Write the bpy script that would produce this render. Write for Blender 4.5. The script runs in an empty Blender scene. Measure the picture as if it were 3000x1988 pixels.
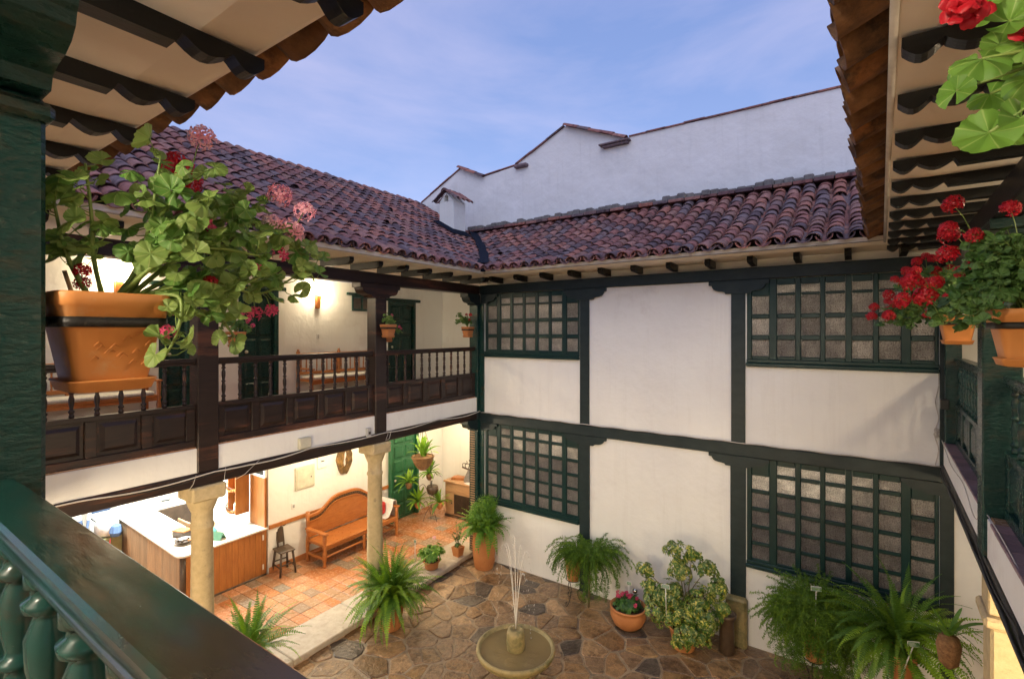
import bpy, math, random
from mathutils import Vector, Matrix, Euler
R = math.radians
sc = bpy.context.scene
# ------------------------------------------------------------------ camera
cam_data = bpy.data.cameras.new('camera'); cam = bpy.data.objects.new('camera', cam_data)
sc.collection.objects.link(cam); sc.camera = cam
cam.location = (0, 0, 4.8); cam.rotation_euler = (R(90), 0, R(34.8))
cam_data.lens = 36 * 1455 / 3000; cam_data.sensor_width = 36
cam_data.shift_y = -23 / 3000; cam_data.clip_start = 0.05; cam_data.clip_end = 500
# ------------------------------------------------------------------ sky (dusk)
W = bpy.data.worlds.new('World'); sc.world = W; W.use_nodes = True
nt = W.node_tree; N = nt.nodes; K = nt.links; N.clear()
def node(tree, t, **kw):
    n = tree.nodes.new(t)
    for k, v in kw.items():
        if k.startswith('i_'): n.inputs[k[2:].replace('_', ' ')].default_value = v
        else: setattr(n, k, v)
    return n
sky = node(nt, 'ShaderNodeTexSky', sky_type='NISHITA', sun_disc=False)
sky.sun_elevation = R(7); sky.sun_rotation = R(150); sky.altitude = 2100; sky.air_density = 1.0; sky.dust_density = 0.6; sky.ozone_density = 2.5
tc = node(nt, 'ShaderNodeTexCoord')
sep = node(nt, 'ShaderNodeSeparateXYZ'); K.new(tc.outputs['Generated'], sep.inputs[0])
ramp = node(nt, 'ShaderNodeValToRGB'); K.new(sep.outputs['Z'], ramp.inputs[0])
e = ramp.color_ramp.elements
e[0].position = 0.0; e[0].color = (0.42, 0.42, 0.70, 1)
e[1].position = 0.75; e[1].color = (0.18, 0.25, 0.55, 1)
x = e.new(0.22); x.color = (0.31, 0.36, 0.64, 1)
x = e.new(0.45); x.color = (0.22, 0.29, 0.58, 1)
mp = node(nt, 'ShaderNodeMapping'); mp.inputs['Scale'].default_value = (1.1, 1.1, 3.6); mp.inputs['Rotation'].default_value = (R(12), R(-14), R(20))
K.new(tc.outputs['Generated'], mp.inputs['Vector'])
cn = node(nt, 'ShaderNodeTexNoise'); cn.inputs['Scale'].default_value = 1.7; cn.inputs['Detail'].default_value = 7; cn.inputs['Roughness'].default_value = 0.56
cn.inputs['Distortion'].default_value = 0.35
K.new(mp.outputs[0], cn.inputs['Vector'])
cr = node(nt, 'ShaderNodeMapRange'); cr.inputs['From Min'].default_value = 0.40; cr.inputs['From Max'].default_value = 0.74; cr.inputs['To Max'].default_value = 0.85
K.new(cn.outputs['Fac'], cr.inputs['Value'])
mixc = node(nt, 'ShaderNodeMix', data_type='RGBA'); K.new(cr.outputs[0], mixc.inputs['Factor'])
K.new(ramp.outputs[0], mixc.inputs['A']); mixc.inputs['B'].default_value = (0.53, 0.49, 0.71, 1)
bg1 = node(nt, 'ShaderNodeBackground'); K.new(mixc.outputs['Result'], bg1.inputs[0]); bg1.inputs[1].default_value = 0.62
bg2 = node(nt, 'ShaderNodeBackground'); K.new(sky.outputs[0], bg2.inputs[0]); bg2.inputs[1].default_value = 0.05
ad = node(nt, 'ShaderNodeAddShader'); K.new(bg1.outputs[0], ad.inputs[0]); K.new(bg2.outputs[0], ad.inputs[1])
wo = node(nt, 'ShaderNodeOutputWorld'); K.new(ad.outputs[0], wo.inputs[0])
# soft dusk glow (the sun is just below the roofs)
sl = bpy.data.lights.new('sun', 'SUN'); sl.energy = 0.62; sl.angle = R(60); sl.color = (1.0, 0.96, 0.96)
so = bpy.data.objects.new('sun', sl); sc.collection.objects.link(so)
so.rotation_euler = (R(40), 0, R(30))
sc.view_settings.view_transform = 'Standard'; sc.view_settings.look = 'None'
sc.view_settings.exposure = 0.68; sc.view_settings.gamma = 1.0; sc.view_settings.use_curve_mapping = False
sc.cycles.max_bounces = 7; sc.cycles.diffuse_bounces = 4; sc.cycles.glossy_bounces = 3; sc.cycles.transmission_bounces = 4
sc.cycles.transparent_max_bounces = 6; sc.cycles.sample_clamp_indirect = 4.0; sc.cycles.caustics_reflective = False; sc.cycles.caustics_refractive = False
rnd = random.Random(11)
def U(a, b): return rnd.uniform(a, b)
# ------------------------------------------------------------------ materials
M = {}
def mat(name, c1, c2=None, rough=0.6, scale=6, bump=0.15, bscale=None, stretch=None, var=None, spec=0.5, c3=None, c3t=0.62, metal=0, trans=0, coat=0, detail=6, bdist=0.01):
    m = bpy.data.materials.new(name); m.use_nodes = True; t = m.node_tree; n = t.nodes; k = t.links
    b = n['Principled BSDF']; b.inputs['Roughness'].default_value = rough; b.inputs['Specular IOR Level'].default_value = spec
    b.inputs['Metallic'].default_value = metal; b.inputs['Coat Weight'].default_value = coat; b.inputs['Coat Roughness'].default_value = 0.12
    c2 = c2 or tuple(v * 0.75 for v in c1)
    tcn = node(t, 'ShaderNodeTexCoord'); mpn = node(t, 'ShaderNodeMapping'); mpn.inputs['Scale'].default_value = stretch or (1, 1, 1)
    oi = node(t, 'ShaderNodeObjectInfo')
    k.new(tcn.outputs['Object'], mpn.inputs['Vector'])
    off = node(t, 'ShaderNodeVectorMath', operation='SCALE'); off.inputs[0].default_value = (13, 7, 5); k.new(oi.outputs['Random'], off.inputs['Scale'])
    k.new(off.outputs[0], mpn.inputs['Location'])
    n1 = node(t, 'ShaderNodeTexNoise'); n1.inputs['Scale'].default_value = scale; n1.inputs['Detail'].default_value = detail; n1.inputs['Roughness'].default_value = 0.62
    k.new(mpn.outputs[0], n1.inputs['Vector'])
    mr = node(t, 'ShaderNodeMapRange'); mr.inputs['From Min'].default_value = 0.33; mr.inputs['From Max'].default_value = 0.67; k.new(n1.outputs['Fac'], mr.inputs['Value'])
    mx = node(t, 'ShaderNodeMix', data_type='RGBA'); k.new(mr.outputs[0], mx.inputs['Factor'])
    mx.inputs['A'].default_value = (*c1, 1); mx.inputs['B'].default_value = (*c2, 1)
    out = mx.outputs['Result']
    if c3:
        n3 = node(t, 'ShaderNodeTexNoise'); n3.inputs['Scale'].default_value = scale * 0.37; n3.inputs['Detail'].default_value = 8; n3.inputs['Roughness'].default_value = 0.7
        k.new(mpn.outputs[0], n3.inputs['Vector'])
        r3 = node(t, 'ShaderNodeMapRange'); r3.inputs['From Min'].default_value = c3t - 0.06; r3.inputs['From Max'].default_value = c3t + 0.06; k.new(n3.outputs['Fac'], r3.inputs['Value'])
        m3 = node(t, 'ShaderNodeMix', data_type='RGBA'); k.new(r3.outputs[0], m3.inputs['Factor']); k.new(out, m3.inputs['A']); m3.inputs['B'].default_value = (*c3, 1)
        out = m3.outputs['Result']
    if name.startswith('plaster'):
        ms_ = node(t, 'ShaderNodeMapping'); ms_.inputs['Scale'].default_value = (5, 5, .35); k.new(tcn.outputs['Object'], ms_.inputs['Vector'])
        ns_ = node(t, 'ShaderNodeTexNoise'); ns_.inputs['Scale'].default_value = 1.6; ns_.inputs['Detail'].default_value = 8; ns_.inputs['Roughness'].default_value = .7; k.new(ms_.outputs[0], ns_.inputs['Vector'])
        rs_ = node(t, 'ShaderNodeMapRange'); rs_.inputs['From Min'].default_value = .52; rs_.inputs['From Max'].default_value = .72; rs_.inputs['To Max'].default_value = .26; k.new(ns_.outputs['Fac'], rs_.inputs['Value'])
        mm_ = node(t, 'ShaderNodeMix', data_type='RGBA'); k.new(rs_.outputs[0], mm_.inputs['Factor']); k.new(out, mm_.inputs['A']); mm_.inputs['B'].default_value = (.60, .585, .55, 1) if name == 'plaster' else (.50, .50, .50, 1); out = mm_.outputs['Result']
    if name == 'flagstone':
        vo = node(t, 'ShaderNodeTexVoronoi', feature='DISTANCE_TO_EDGE'); vo.inputs['Scale'].default_value = 7.5
        wv = node(t, 'ShaderNodeTexNoise'); wv.inputs['Scale'].default_value = 9; wv.inputs['Detail'].default_value = 4; k.new(mpn.outputs[0], wv.inputs['Vector'])
        va = node(t, 'ShaderNodeVectorMath', operation='MULTIPLY_ADD'); k.new(wv.outputs['Color'], va.inputs[0]); va.inputs[1].default_value = (.16, .16, .16); k.new(mpn.outputs[0], va.inputs[2]); k.new(va.outputs[0], vo.inputs['Vector'])
        vr = node(t, 'ShaderNodeMapRange'); vr.inputs['From Min'].default_value = 0.0; vr.inputs['From Max'].default_value = .05; vr.inputs['To Min'].default_value = .55; vr.inputs['To Max'].default_value = 0; k.new(vo.outputs['Distance'], vr.inputs['Value'])
        vm = node(t, 'ShaderNodeMix', data_type='RGBA'); k.new(vr.outputs[0], vm.inputs['Factor']); k.new(out, vm.inputs['A']); vm.inputs['B'].default_value = (1.55, 1.5, 1.4, 1); out = vm.outputs['Result']
    if var:      # a palette picked per piece (object random + 'rnd' attribute of joined pieces)
        at = node(t, 'ShaderNodeAttribute', attribute_name='rnd')
        a = node(t, 'ShaderNodeMath', operation='ADD'); k.new(oi.outputs['Random'], a.inputs[0]); k.new(at.outputs['Fac'], a.inputs[1])
        fr = node(t, 'ShaderNodeMath', operation='FRACT'); k.new(a.outputs[0], fr.inputs[0])
        rp = node(t, 'ShaderNodeValToRGB'); rp.color_ramp.interpolation = 'CONSTANT'; k.new(fr.outputs[0], rp.inputs[0])
        els = rp.color_ramp.elements; els[0].color = (*var[0], 1); els[1].position = 1 / len(var); els[1].color = (*var[1], 1)
        for i in range(2, len(var)): el = els.new(i / len(var)); el.color = (*var[i], 1)
        mv = node(t, 'ShaderNodeMix', data_type='RGBA', blend_type='MULTIPLY'); mv.inputs['Factor'].default_value = 1
        k.new(out, mv.inputs['A']); k.new(rp.outputs[0], mv.inputs['B']); out = mv.outputs['Result']
    k.new(out, b.inputs['Base Color'])
    if bump:
        n2 = node(t, 'ShaderNodeTexNoise'); n2.inputs['Scale'].default_value = bscale or scale * 4; n2.inputs['Detail'].default_value = 5
        k.new(mpn.outputs[0], n2.inputs['Vector'])
        bn = node(t, 'ShaderNodeBump'); bn.inputs['Strength'].default_value = bump; bn.inputs['Distance'].default_value = bdist
        k.new(n2.outputs['Fac'], bn.inputs['Height']); k.new(bn.outputs[0], b.inputs['Normal'])
        rr = node(t, 'ShaderNodeMapRange'); rr.inputs['To Min'].default_value = max(0.03, rough - 0.12); rr.inputs['To Max'].default_value = min(1, rough + 0.14)
        k.new(n2.outputs['Fac'], rr.inputs['Value']); k.new(rr.outputs[0], b.inputs['Roughness'])
    if trans:
        tl = node(t, 'ShaderNodeBsdfTranslucent'); k.new(out, tl.inputs['Color'])
        ms = node(t, 'ShaderNodeMixShader'); ms.inputs[0].default_value = trans
        k.new(b.outputs[0], ms.inputs[1]); k.new(tl.outputs[0], ms.inputs[2]); k.new(ms.outputs[0], n['Material Output'].inputs['Surface'])
    M[name] = m; return m
mat('plaster', (.80, .805, .775), (.765, .765, .735), rough=.85, scale=1.4, bump=.35, bscale=9, c3=(.66, .635, .60), c3t=.655, detail=9, bdist=.02)
mat('plaster_old', (.79, .79, .80), (.72, .72, .72), rough=.9, scale=1.1, bump=.55, bscale=3.2, c3=(.56, .56, .56), c3t=.66, detail=9, bdist=.05)
mat('soffit', (.82, .77, .69), (.77, .71, .63), rough=.9, scale=2, bump=.2, bscale=8)
mat('soffit_white', (.78, .74, .66), (.74, .69, .60), rough=.9, scale=2, bump=.25, bscale=8)
mat('dark_timber', spec=.28, c1=(.011, .022, .024), c2=(.020, .034, .036), rough=.42, scale=5, bump=.5, bscale=26, stretch=(1, 1, 2.2), c3=(.045, .055, .055), c3t=.70, bdist=.004)
mat('green_timber', spec=.28, c1=(.006, .032, .028), c2=(.010, .042, .037), rough=.28, scale=8, bump=.8, bscale=28, stretch=(1, 1, 2.6), c3=(.045, .040, .026), c3t=.60, bdist=.006)
mat('green_frame', spec=.28, c1=(.006, .027, .026), c2=(.009, .034, .032), rough=.34, scale=7, bump=.15, bscale=40, bdist=.002)
mat('rail_paint', (.006, .038, .032), (.012, .050, .042), rough=.20, scale=7, bump=.6, bscale=45, stretch=(1, .25, 1), c3=(.038, .028, .018), c3t=.54, spec=.32, coat=.12, bdist=.0016)
mat('brown_timber', spec=.28, c1=(.020, .014, .013), c2=(.034, .021, .018), rough=.33, scale=5, bump=.5, bscale=30, stretch=(1, .35, 3), c3=(.11, .045, .028), c3t=.60, bdist=.004)  # reddish patches paint a red-brown sheen into the timber colour
mat('black_timber', spec=.28, c1=(.004, .004, .004), c2=(.008, .008, .007), rough=.38, scale=8, bump=.5, bscale=70, stretch=(.3, 1, 1), bdist=.002)
mat('roof_clay', (1.5, 1.42, 1.40), (.85, .80, .84), rough=.82, scale=13, bump=.6, bscale=50, c3=(.20, .19, .23), c3t=.60,
    var=[(.23, .10, .085), (.17, .082, .076), (.26, .135, .115), (.12, .070, .075), (.20, .088, .08), (.155, .10, .10), (.085, .058, .068), (.21, .115, .095), (.28, .12, .09), (.14, .105, .115)])
mat('eave_clay', (.30, .155, .065), (.115, .060, .030), rough=.85, scale=7, bump=.7, bscale=40, c3=(.045, .028, .018), c3t=.57, var=[(1, 1, 1), (.8, .75, .7), (1.1, .95, .8), (.6, .55, .5)])
mat('mortar_grey', (.22, .21, .20), (.12, .11, .11), rough=.95, scale=9, bump=.8, bscale=30)
mat('tar', (.008, .012, .024), (.012, .016, .028), spec=.1, rough=.85, scale=20, bump=.6, bscale=60)
mat('flagstone', (1.18, 1.14, 1.06), (.62, .60, .55), rough=.36, scale=8, bump=.9, bscale=20, c3=(.36, .30, .25), c3t=.57, bdist=.02,
    var=[(.30, .185, .09), (.22, .130, .065), (.34, .22, .12), (.20, .13, .08), (.28, .17, .085), (.25, .165, .10), (.24, .155, .085), (.38, .25, .14), (.20, .125, .065), (.31, .20, .10), (.26, .16, .08), (.23, .15, .09), (.10, .08, .066)])
mat('mortar', (.37, .29, .19), (.24, .18, .12), rough=.9, scale=8, bump=.9, bscale=40, c3=(.10, .08, .06), c3t=.6)
mat('floor_tile', (1, 1, 1), (.88, .84, .80), rough=.25, scale=5, bump=.08, bscale=20,
    var=[(.50, .23, .115), (.54, .27, .14), (.46, .19, .08), (.34, .24, .16), (.52, .25, .12), (.44, .24, .13), (.56, .30, .17), (.30, .235, .17), (.48, .21, .09), (.53, .27, .14), (.50, .24, .12), (.42, .26, .15), (.55, .28, .15)])
mat('grout', (.60, .42, .30), (.48, .32, .22), rough=.8, scale=9, bump=.1)
mat('ledge_tile', (.30, .20, .21), (.22, .15, .16), rough=.6, scale=12, bump=.3, var=[(1, 1, 1), (.8, .78, .8), (1.15, 1.05, 1)])
mat('curb_stone', (.50, .43, .33), (.40, .33, .25), rough=.8, scale=9, bump=.6, bscale=40, c3=(.24, .20, .14), c3t=.63)
mat('column_stone', (.56, .45, .26), (.45, .36, .20), rough=.85, scale=14, bump=.7, bscale=60, c3=(.28, .23, .15), c3t=.64)
mat('mossy_stone', (.33, .26, .11), (.21, .175, .08), rough=.55, scale=10, bump=.6, bscale=45, c3=(.12, .115, .045), c3t=.57)
mat('terracotta', (.52, .215, .075), (.45, .175, .06), rough=.7, scale=6, bump=.25, bscale=40, c3=(.32, .15, .08), c3t=.66)
mat('plastic_clay', (.72, .30, .085), (.66, .26, .07), rough=.5, scale=4, bump=.12, bscale=50, c3=(.66, .44, .26), c3t=.63, bdist=.003)
mat('orange_wood', (.42, .165, .045), (.30, .105, .026), rough=.36, scale=4, bump=.25, bscale=18, stretch=(5, 5, .8))
mat('bench_wood', (.44, .165, .045), (.34, .115, .030), rough=.30, scale=5, bump=.25, bscale=18, stretch=(1, 1, 4))
mat('dark_wood', (.085, .055, .034), (.045, .028, .018), rough=.4, scale=7, bump=.35, bscale=25)
mat('pale_wood', (.50, .30, .16), (.38, .22, .11), rough=.5, scale=4, bump=.25, bscale=18, stretch=(1, 1, 5))
mat('grey_wood', (.36, .24, .145), (.26, .17, .10), rough=.5, scale=4, bump=.25, bscale=20, stretch=(7, 7, .6), var=[(1, 1, 1), (.82, .84, .86), (1.12, 1.05, .98), (.9, .85, .8)])
mat('counter_top', (.74, .68, .60), (.66, .60, .52), rough=.25, scale=8, bump=.05)
mat('white_panel', (.78, .78, .76), (.70, .70, .68), rough=.5, scale=5, bump=.05)
mat('cushion', (.70, .68, .62), (.55, .54, .48), rough=.95, scale=20, bump=.8, bscale=60)
mat('iron', (.018, .017, .016), (.03, .028, .026), rough=.5, scale=20, bump=.3, metal=.3)
mat('wicker', (.26, .14, .06), (.12, .06, .025), rough=.8, scale=30, bump=1, bscale=70)
mat('soil', (.035, .025, .018), (.06, .04, .025), rough=.95, scale=30, bump=1, bscale=60)
mat('cable_white', (.62, .58, .52), rough=.6, bump=0)
mat('cable_black', (.03, .03, .03), rough=.5, bump=0)
mat('box_cream', (.62, .60, .48), rough=.55, bump=.05)
mat('box_grey', (.42, .42, .42), rough=.55, bump=.05)
mat('sign_green', (.10, .24, .15), (.08, .20, .12), rough=.5, bump=0)
mat('sign_white', (.75, .75, .72), rough=.5, bump=0)
mat('art_dark', (.17, .10, .035), (.055, .035, .016), rough=.35, scale=11, bump=.6, bscale=16, c3=(.34, .20, .07), c3t=.57)
mat('cloth_red', (.45, .03, .03), rough=.9, scale=20, bump=.5)
mat('cloth_white', (.72, .70, .68), rough=.9, scale=20, bump=.5)
mat('cloth_blue', (.10, .17, .32), (.07, .12, .25), rough=.9, scale=20, bump=.5)
mat('cloth_teal', (.10, .34, .28), rough=.8, scale=20, bump=.4)
mat('shirt', (.66, .70, .68), (.58, .63, .62), rough=.9, scale=9, bump=.4)
mat('skin', (.42, .24, .16), rough=.6, bump=.05)
mat('hair', (.02, .014, .01), rough=.6, bump=.4)
mat('green_crate', (.36, .36, .18), rough=.5, scale=9, bump=.2)
mat('black_plate', (.02, .022, .02), rough=.35, bump=.05)
mat('mosaic', (.30, .14, .05), (.03, .02, .02), rough=.3, scale=34, bump=.4, c3=(.10, .12, .14), c3t=.6)
mat('stem_green', (.22, .30, .06), (.14, .22, .05), rough=.55, scale=14, bump=.2)
mat('stem_brown', (.12, .085, .05), (.20, .17, .09), rough=.8, scale=14, bump=.6)
mat('fern_leaf', (.15, .30, .035), (.08, .20, .025), rough=.5, scale=5, bump=0, trans=.35, var=[(1, 1, 1), (1.5, 1.25, .9), (.75, .8, .8), (1.9, 1.55, .8)])
mat('feather_leaf', (.13, .26, .025), (.06, .15, .015), rough=.55, scale=4, bump=0, trans=.3, var=[(1, 1, 1), (1.5, 1.3, .8), (.8, .85, .9), (1.2, 1.1, .9)])
mat('small_leaf', (.055, .15, .025), (.03, .09, .02), rough=.42, scale=16, bump=.1, trans=.22, var=[(1, 1, 1), (1.4, 1.3, .9), (.7, .8, .9), (1.1, 1.2, .8)])
mat('bright_leaf', (.18, .36, .04), (.09, .24, .028), rough=.45, scale=16, bump=.1, trans=.35, var=[(1, 1, 1), (1.35, 1.2, .9), (.8, .85, .9)])
mat('variegated', (.075, .18, .025), (.03, .09, .016), rough=.35, scale=60, bump=0, trans=.2, c3=(.55, .52, .14), c3t=.55, var=[(1, 1, 1), (1.3, 1.2, .9), (.8, .85, .9)])
mat('petal_red', (.62, .008, .022), (.42, .004, .012), rough=.5, scale=20, bump=0, trans=.3, var=[(1, 1, 1), (1, 2, 1.5), (.85, .8, .8)])
mat('petal_pink', (.95, .58, .64), (.90, .34, .46), rough=.5, scale=20, bump=0, trans=.3, var=[(1, 1, 1), (1.05, 1.3, 1.2), (.95, .8, .85)])
mat('petal_hot', (.72, .10, .22), (.62, .05, .15), rough=.5, scale=20, bump=0, trans=.3)
def leaf_mat(name, base, base2, vein, edge=None, trans=.35):
    m = bpy.data.materials.new(name); m.use_nodes = True; t = m.node_tree; k = t.links; b = t.nodes['Principled BSDF']
    tcn = node(t, 'ShaderNodeTexCoord'); sp = node(t, 'ShaderNodeSeparateXYZ'); k.new(tcn.outputs['Object'], sp.inputs[0])
    an = node(t, 'ShaderNodeMath', operation='ARCTAN2'); k.new(sp.outputs['X'], an.inputs[0]); k.new(sp.outputs['Y'], an.inputs[1])
    nn = node(t, 'ShaderNodeTexNoise'); nn.inputs['Scale'].default_value = 30; nn.inputs['Detail'].default_value = 4; k.new(tcn.outputs['Object'], nn.inputs['Vector'])
    wob = node(t, 'ShaderNodeMath', operation='MULTIPLY_ADD'); k.new(nn.outputs['Fac'], wob.inputs[0]); wob.inputs[1].default_value = .25; k.new(an.outputs[0], wob.inputs[2])
    ml = node(t, 'ShaderNodeMath', operation='MULTIPLY'); k.new(wob.outputs[0], ml.inputs[0]); ml.inputs[1].default_value = 1.45 * 2
    sn = node(t, 'ShaderNodeMath', operation='COSINE'); k.new(ml.outputs[0], sn.inputs[0])
    ab = node(t, 'ShaderNodeMath', operation='ABSOLUTE'); k.new(sn.outputs[0], ab.inputs[0])
    mr = node(t, 'ShaderNodeMapRange'); mr.inputs['From Min'].default_value = .990; mr.inputs['From Max'].default_value = 1.0; mr.inputs['To Max'].default_value = .7; k.new(ab.outputs[0], mr.inputs['Value'])
    oi = node(t, 'ShaderNodeObjectInfo')
    n2 = node(t, 'ShaderNodeTexNoise'); n2.inputs['Scale'].default_value = 40; k.new(tcn.outputs['Object'], n2.inputs['Vector'])
    ad2 = node(t, 'ShaderNodeMath', operation='MULTIPLY_ADD'); k.new(n2.outputs['Fac'], ad2.inputs[0]); ad2.inputs[1].default_value = .55; k.new(oi.outputs['Random'], ad2.inputs[2]); ad2.use_clamp = True
    m1 = node(t, 'ShaderNodeMix', data_type='RGBA'); m1.inputs['A'].default_value = (*base, 1); m1.inputs['B'].default_value = (*base2, 1); k.new(ad2.outputs[0], m1.inputs['Factor'])
    m2 = node(t, 'ShaderNodeMix', data_type='RGBA'); k.new(m1.outputs['Result'], m2.inputs['A']); m2.inputs['B'].default_value = (*vein, 1); k.new(mr.outputs[0], m2.inputs['Factor'])
    k.new(m2.outputs['Result'], b.inputs['Base Color']); b.inputs['Roughness'].default_value = .55
    bn = node(t, 'ShaderNodeBump'); bn.inputs['Strength'].default_value = .5; bn.inputs['Distance'].default_value = .004; k.new(ab.outputs[0], bn.inputs['Height']); k.new(bn.outputs[0], b.inputs['Normal'])
    tl = node(t, 'ShaderNodeBsdfTranslucent'); k.new(m2.outputs['Result'], tl.inputs['Color'])
    ms = node(t, 'ShaderNodeMixShader'); ms.inputs[0].default_value = trans
    k.new(b.outputs[0], ms.inputs[1]); k.new(tl.outputs[0], ms.inputs[2]); k.new(ms.outputs[0], t.nodes['Material Output'].inputs['Surface'])
    M[name] = m
leaf_mat('geranium_leaf', (.08, .26, .035), (.28, .40, .10), (.46, .52, .20), trans=.42)
leaf_mat('geranium_dark', (.045, .14, .028), (.12, .23, .05), (.20, .30, .10), trans=.25)
leaf_mat('geranium_near', (.10, .25, .03), (.17, .33, .05), (.34, .46, .14), trans=.4)
def glass_mat(name, col, tr, rough=.07):
    m = bpy.data.materials.new(name); m.use_nodes = True; t = m.node_tree; k = t.links; b = t.nodes['Principled BSDF']
    b.inputs['Base Color'].default_value = (*col, 1); b.inputs['Roughness'].default_value = rough
    tcn = node(t, 'ShaderNodeTexCoord'); n1 = node(t, 'ShaderNodeTexVoronoi'); n1.inputs['Scale'].default_value = 75; k.new(tcn.outputs['Object'], n1.inputs['Vector'])
    n3 = node(t, 'ShaderNodeTexNoise'); n3.inputs['Scale'].default_value = 48; n3.inputs['Detail'].default_value = 2; k.new(tcn.outputs['Object'], n3.inputs['Vector'])
    sm = node(t, 'ShaderNodeMath', operation='ADD'); k.new(n1.outputs['Distance'], sm.inputs[0]); k.new(n3.outputs['Fac'], sm.inputs[1])
    bn = node(t, 'ShaderNodeBump'); bn.inputs['Strength'].default_value = 1; bn.inputs['Distance'].default_value = .012; k.new(sm.outputs[0], bn.inputs['Height']); k.new(bn.outputs[0], b.inputs['Normal'])
    gr = node(t, 'ShaderNodeMapRange'); gr.inputs['From Min'].default_value = .35; gr.inputs['From Max'].default_value = 1.15; k.new(sm.outputs[0], gr.inputs['Value'])  # speckle mask: paints glints of refracted lamps into the pane colours
    gx = node(t, 'ShaderNodeMix', data_type='RGBA'); gx.inputs['A'].default_value = (*[v * .35 for v in col], 1); gx.inputs['B'].default_value = (*[v * 1.9 for v in col], 1); k.new(gr.outputs[0], gx.inputs['Factor']); 
    oi = node(t, 'ShaderNodeObjectInfo'); pv = node(t, 'ShaderNodeMapRange'); pv.inputs['To Min'].default_value = .75; pv.inputs['To Max'].default_value = 1.28; k.new(oi.outputs['Random'], pv.inputs['Value'])
    big = node(t, 'ShaderNodeTexNoise'); big.inputs['Scale'].default_value = 7; big.inputs['Detail'].default_value = 3; bo = node(t, 'ShaderNodeVectorMath', operation='ADD'); k.new(tcn.outputs['Object'], bo.inputs[0]); k.new(oi.outputs['Random'], bo.inputs[1]); k.new(bo.outputs[0], big.inputs['Vector'])
    bm2 = node(t, 'ShaderNodeMapRange'); bm2.inputs['From Min'].default_value = .35; bm2.inputs['From Max'].default_value = .65; bm2.inputs['To Min'].default_value = .82; bm2.inputs['To Max'].default_value = 1.15; k.new(big.outputs['Fac'], bm2.inputs['Value'])
    pm = node(t, 'ShaderNodeMath', operation='MULTIPLY'); k.new(pv.outputs[0], pm.inputs[0]); k.new(bm2.outputs[0], pm.inputs[1])
    vs_ = node(t, 'ShaderNodeVectorMath', operation='SCALE'); k.new(gx.outputs['Result'], vs_.inputs[0]); k.new(pm.outputs[0], vs_.inputs['Scale']); k.new(vs_.outputs[0], b.inputs['Base Color'])
    gy = node(t, 'ShaderNodeMix', data_type='RGBA'); gy.inputs['A'].default_value = (.30, .26, .22, 1); gy.inputs['B'].default_value = (1, .97, .9, 1); k.new(gr.outputs[0], gy.inputs['Factor'])
    tl = node(t, 'ShaderNodeBsdfTranslucent'); vt = node(t, 'ShaderNodeVectorMath', operation='SCALE'); k.new(gy.outputs['Result'], vt.inputs[0]); k.new(pm.outputs[0], vt.inputs['Scale']); k.new(vt.outputs[0], tl.inputs['Color']); k.new(bn.outputs[0], tl.inputs['Normal'])
    ms = node(t, 'ShaderNodeMixShader'); ms.inputs[0].default_value = tr
    k.new(b.outputs[0], ms.inputs[1]); k.new(tl.outputs[0], ms.inputs[2]); k.new(ms.outputs[0], t.nodes['Material Output'].inputs['Surface']); M[name] = m
glass_mat('rippled_glass', (.14, .13, .125), .34)
def emit(name, col, s):
    m = bpy.data.materials.new(name); m.use_nodes = True; b = m.node_tree.nodes['Principled BSDF']
    b.inputs['Base Color'].default_value = (.8, .8, .8, 1); b.inputs['Emission Color'].default_value = (*col, 1); b.inputs['Emission Strength'].default_value = s; M[name] = m
emit('lamp_glow', (1, .80, .50), 14); emit('tube_glow', (.92, 1, .96), 10)
def water_mat(name, col, rough, al):
    m = bpy.data.materials.new(name); m.use_nodes = True; t = m.node_tree; b = t.nodes['Principled BSDF']
    b.inputs['Base Color'].default_value = (*col, 1); b.inputs['Roughness'].default_value = rough; b.inputs['IOR'].default_value = 1.33
    b.inputs['Alpha'].default_value = al
    tcn = node(t, 'ShaderNodeTexCoord'); n1 = node(t, 'ShaderNodeTexNoise'); n1.inputs['Scale'].default_value = 14; n1.inputs['Detail'].default_value = 3; t.links.new(tcn.outputs['Object'], n1.inputs['Vector'])
    bn = node(t, 'ShaderNodeBump'); bn.inputs['Strength'].default_value = .35; bn.inputs['Distance'].default_value = .01; t.links.new(n1.outputs['Fac'], bn.inputs['Height']); t.links.new(bn.outputs[0], b.inputs['Normal'])
    M[name] = m
water_mat('basin_water', (.20, .15, .07), .16, 1.0); water_mat('jet_water', (.85, .84, .80), .2, .55)
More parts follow.
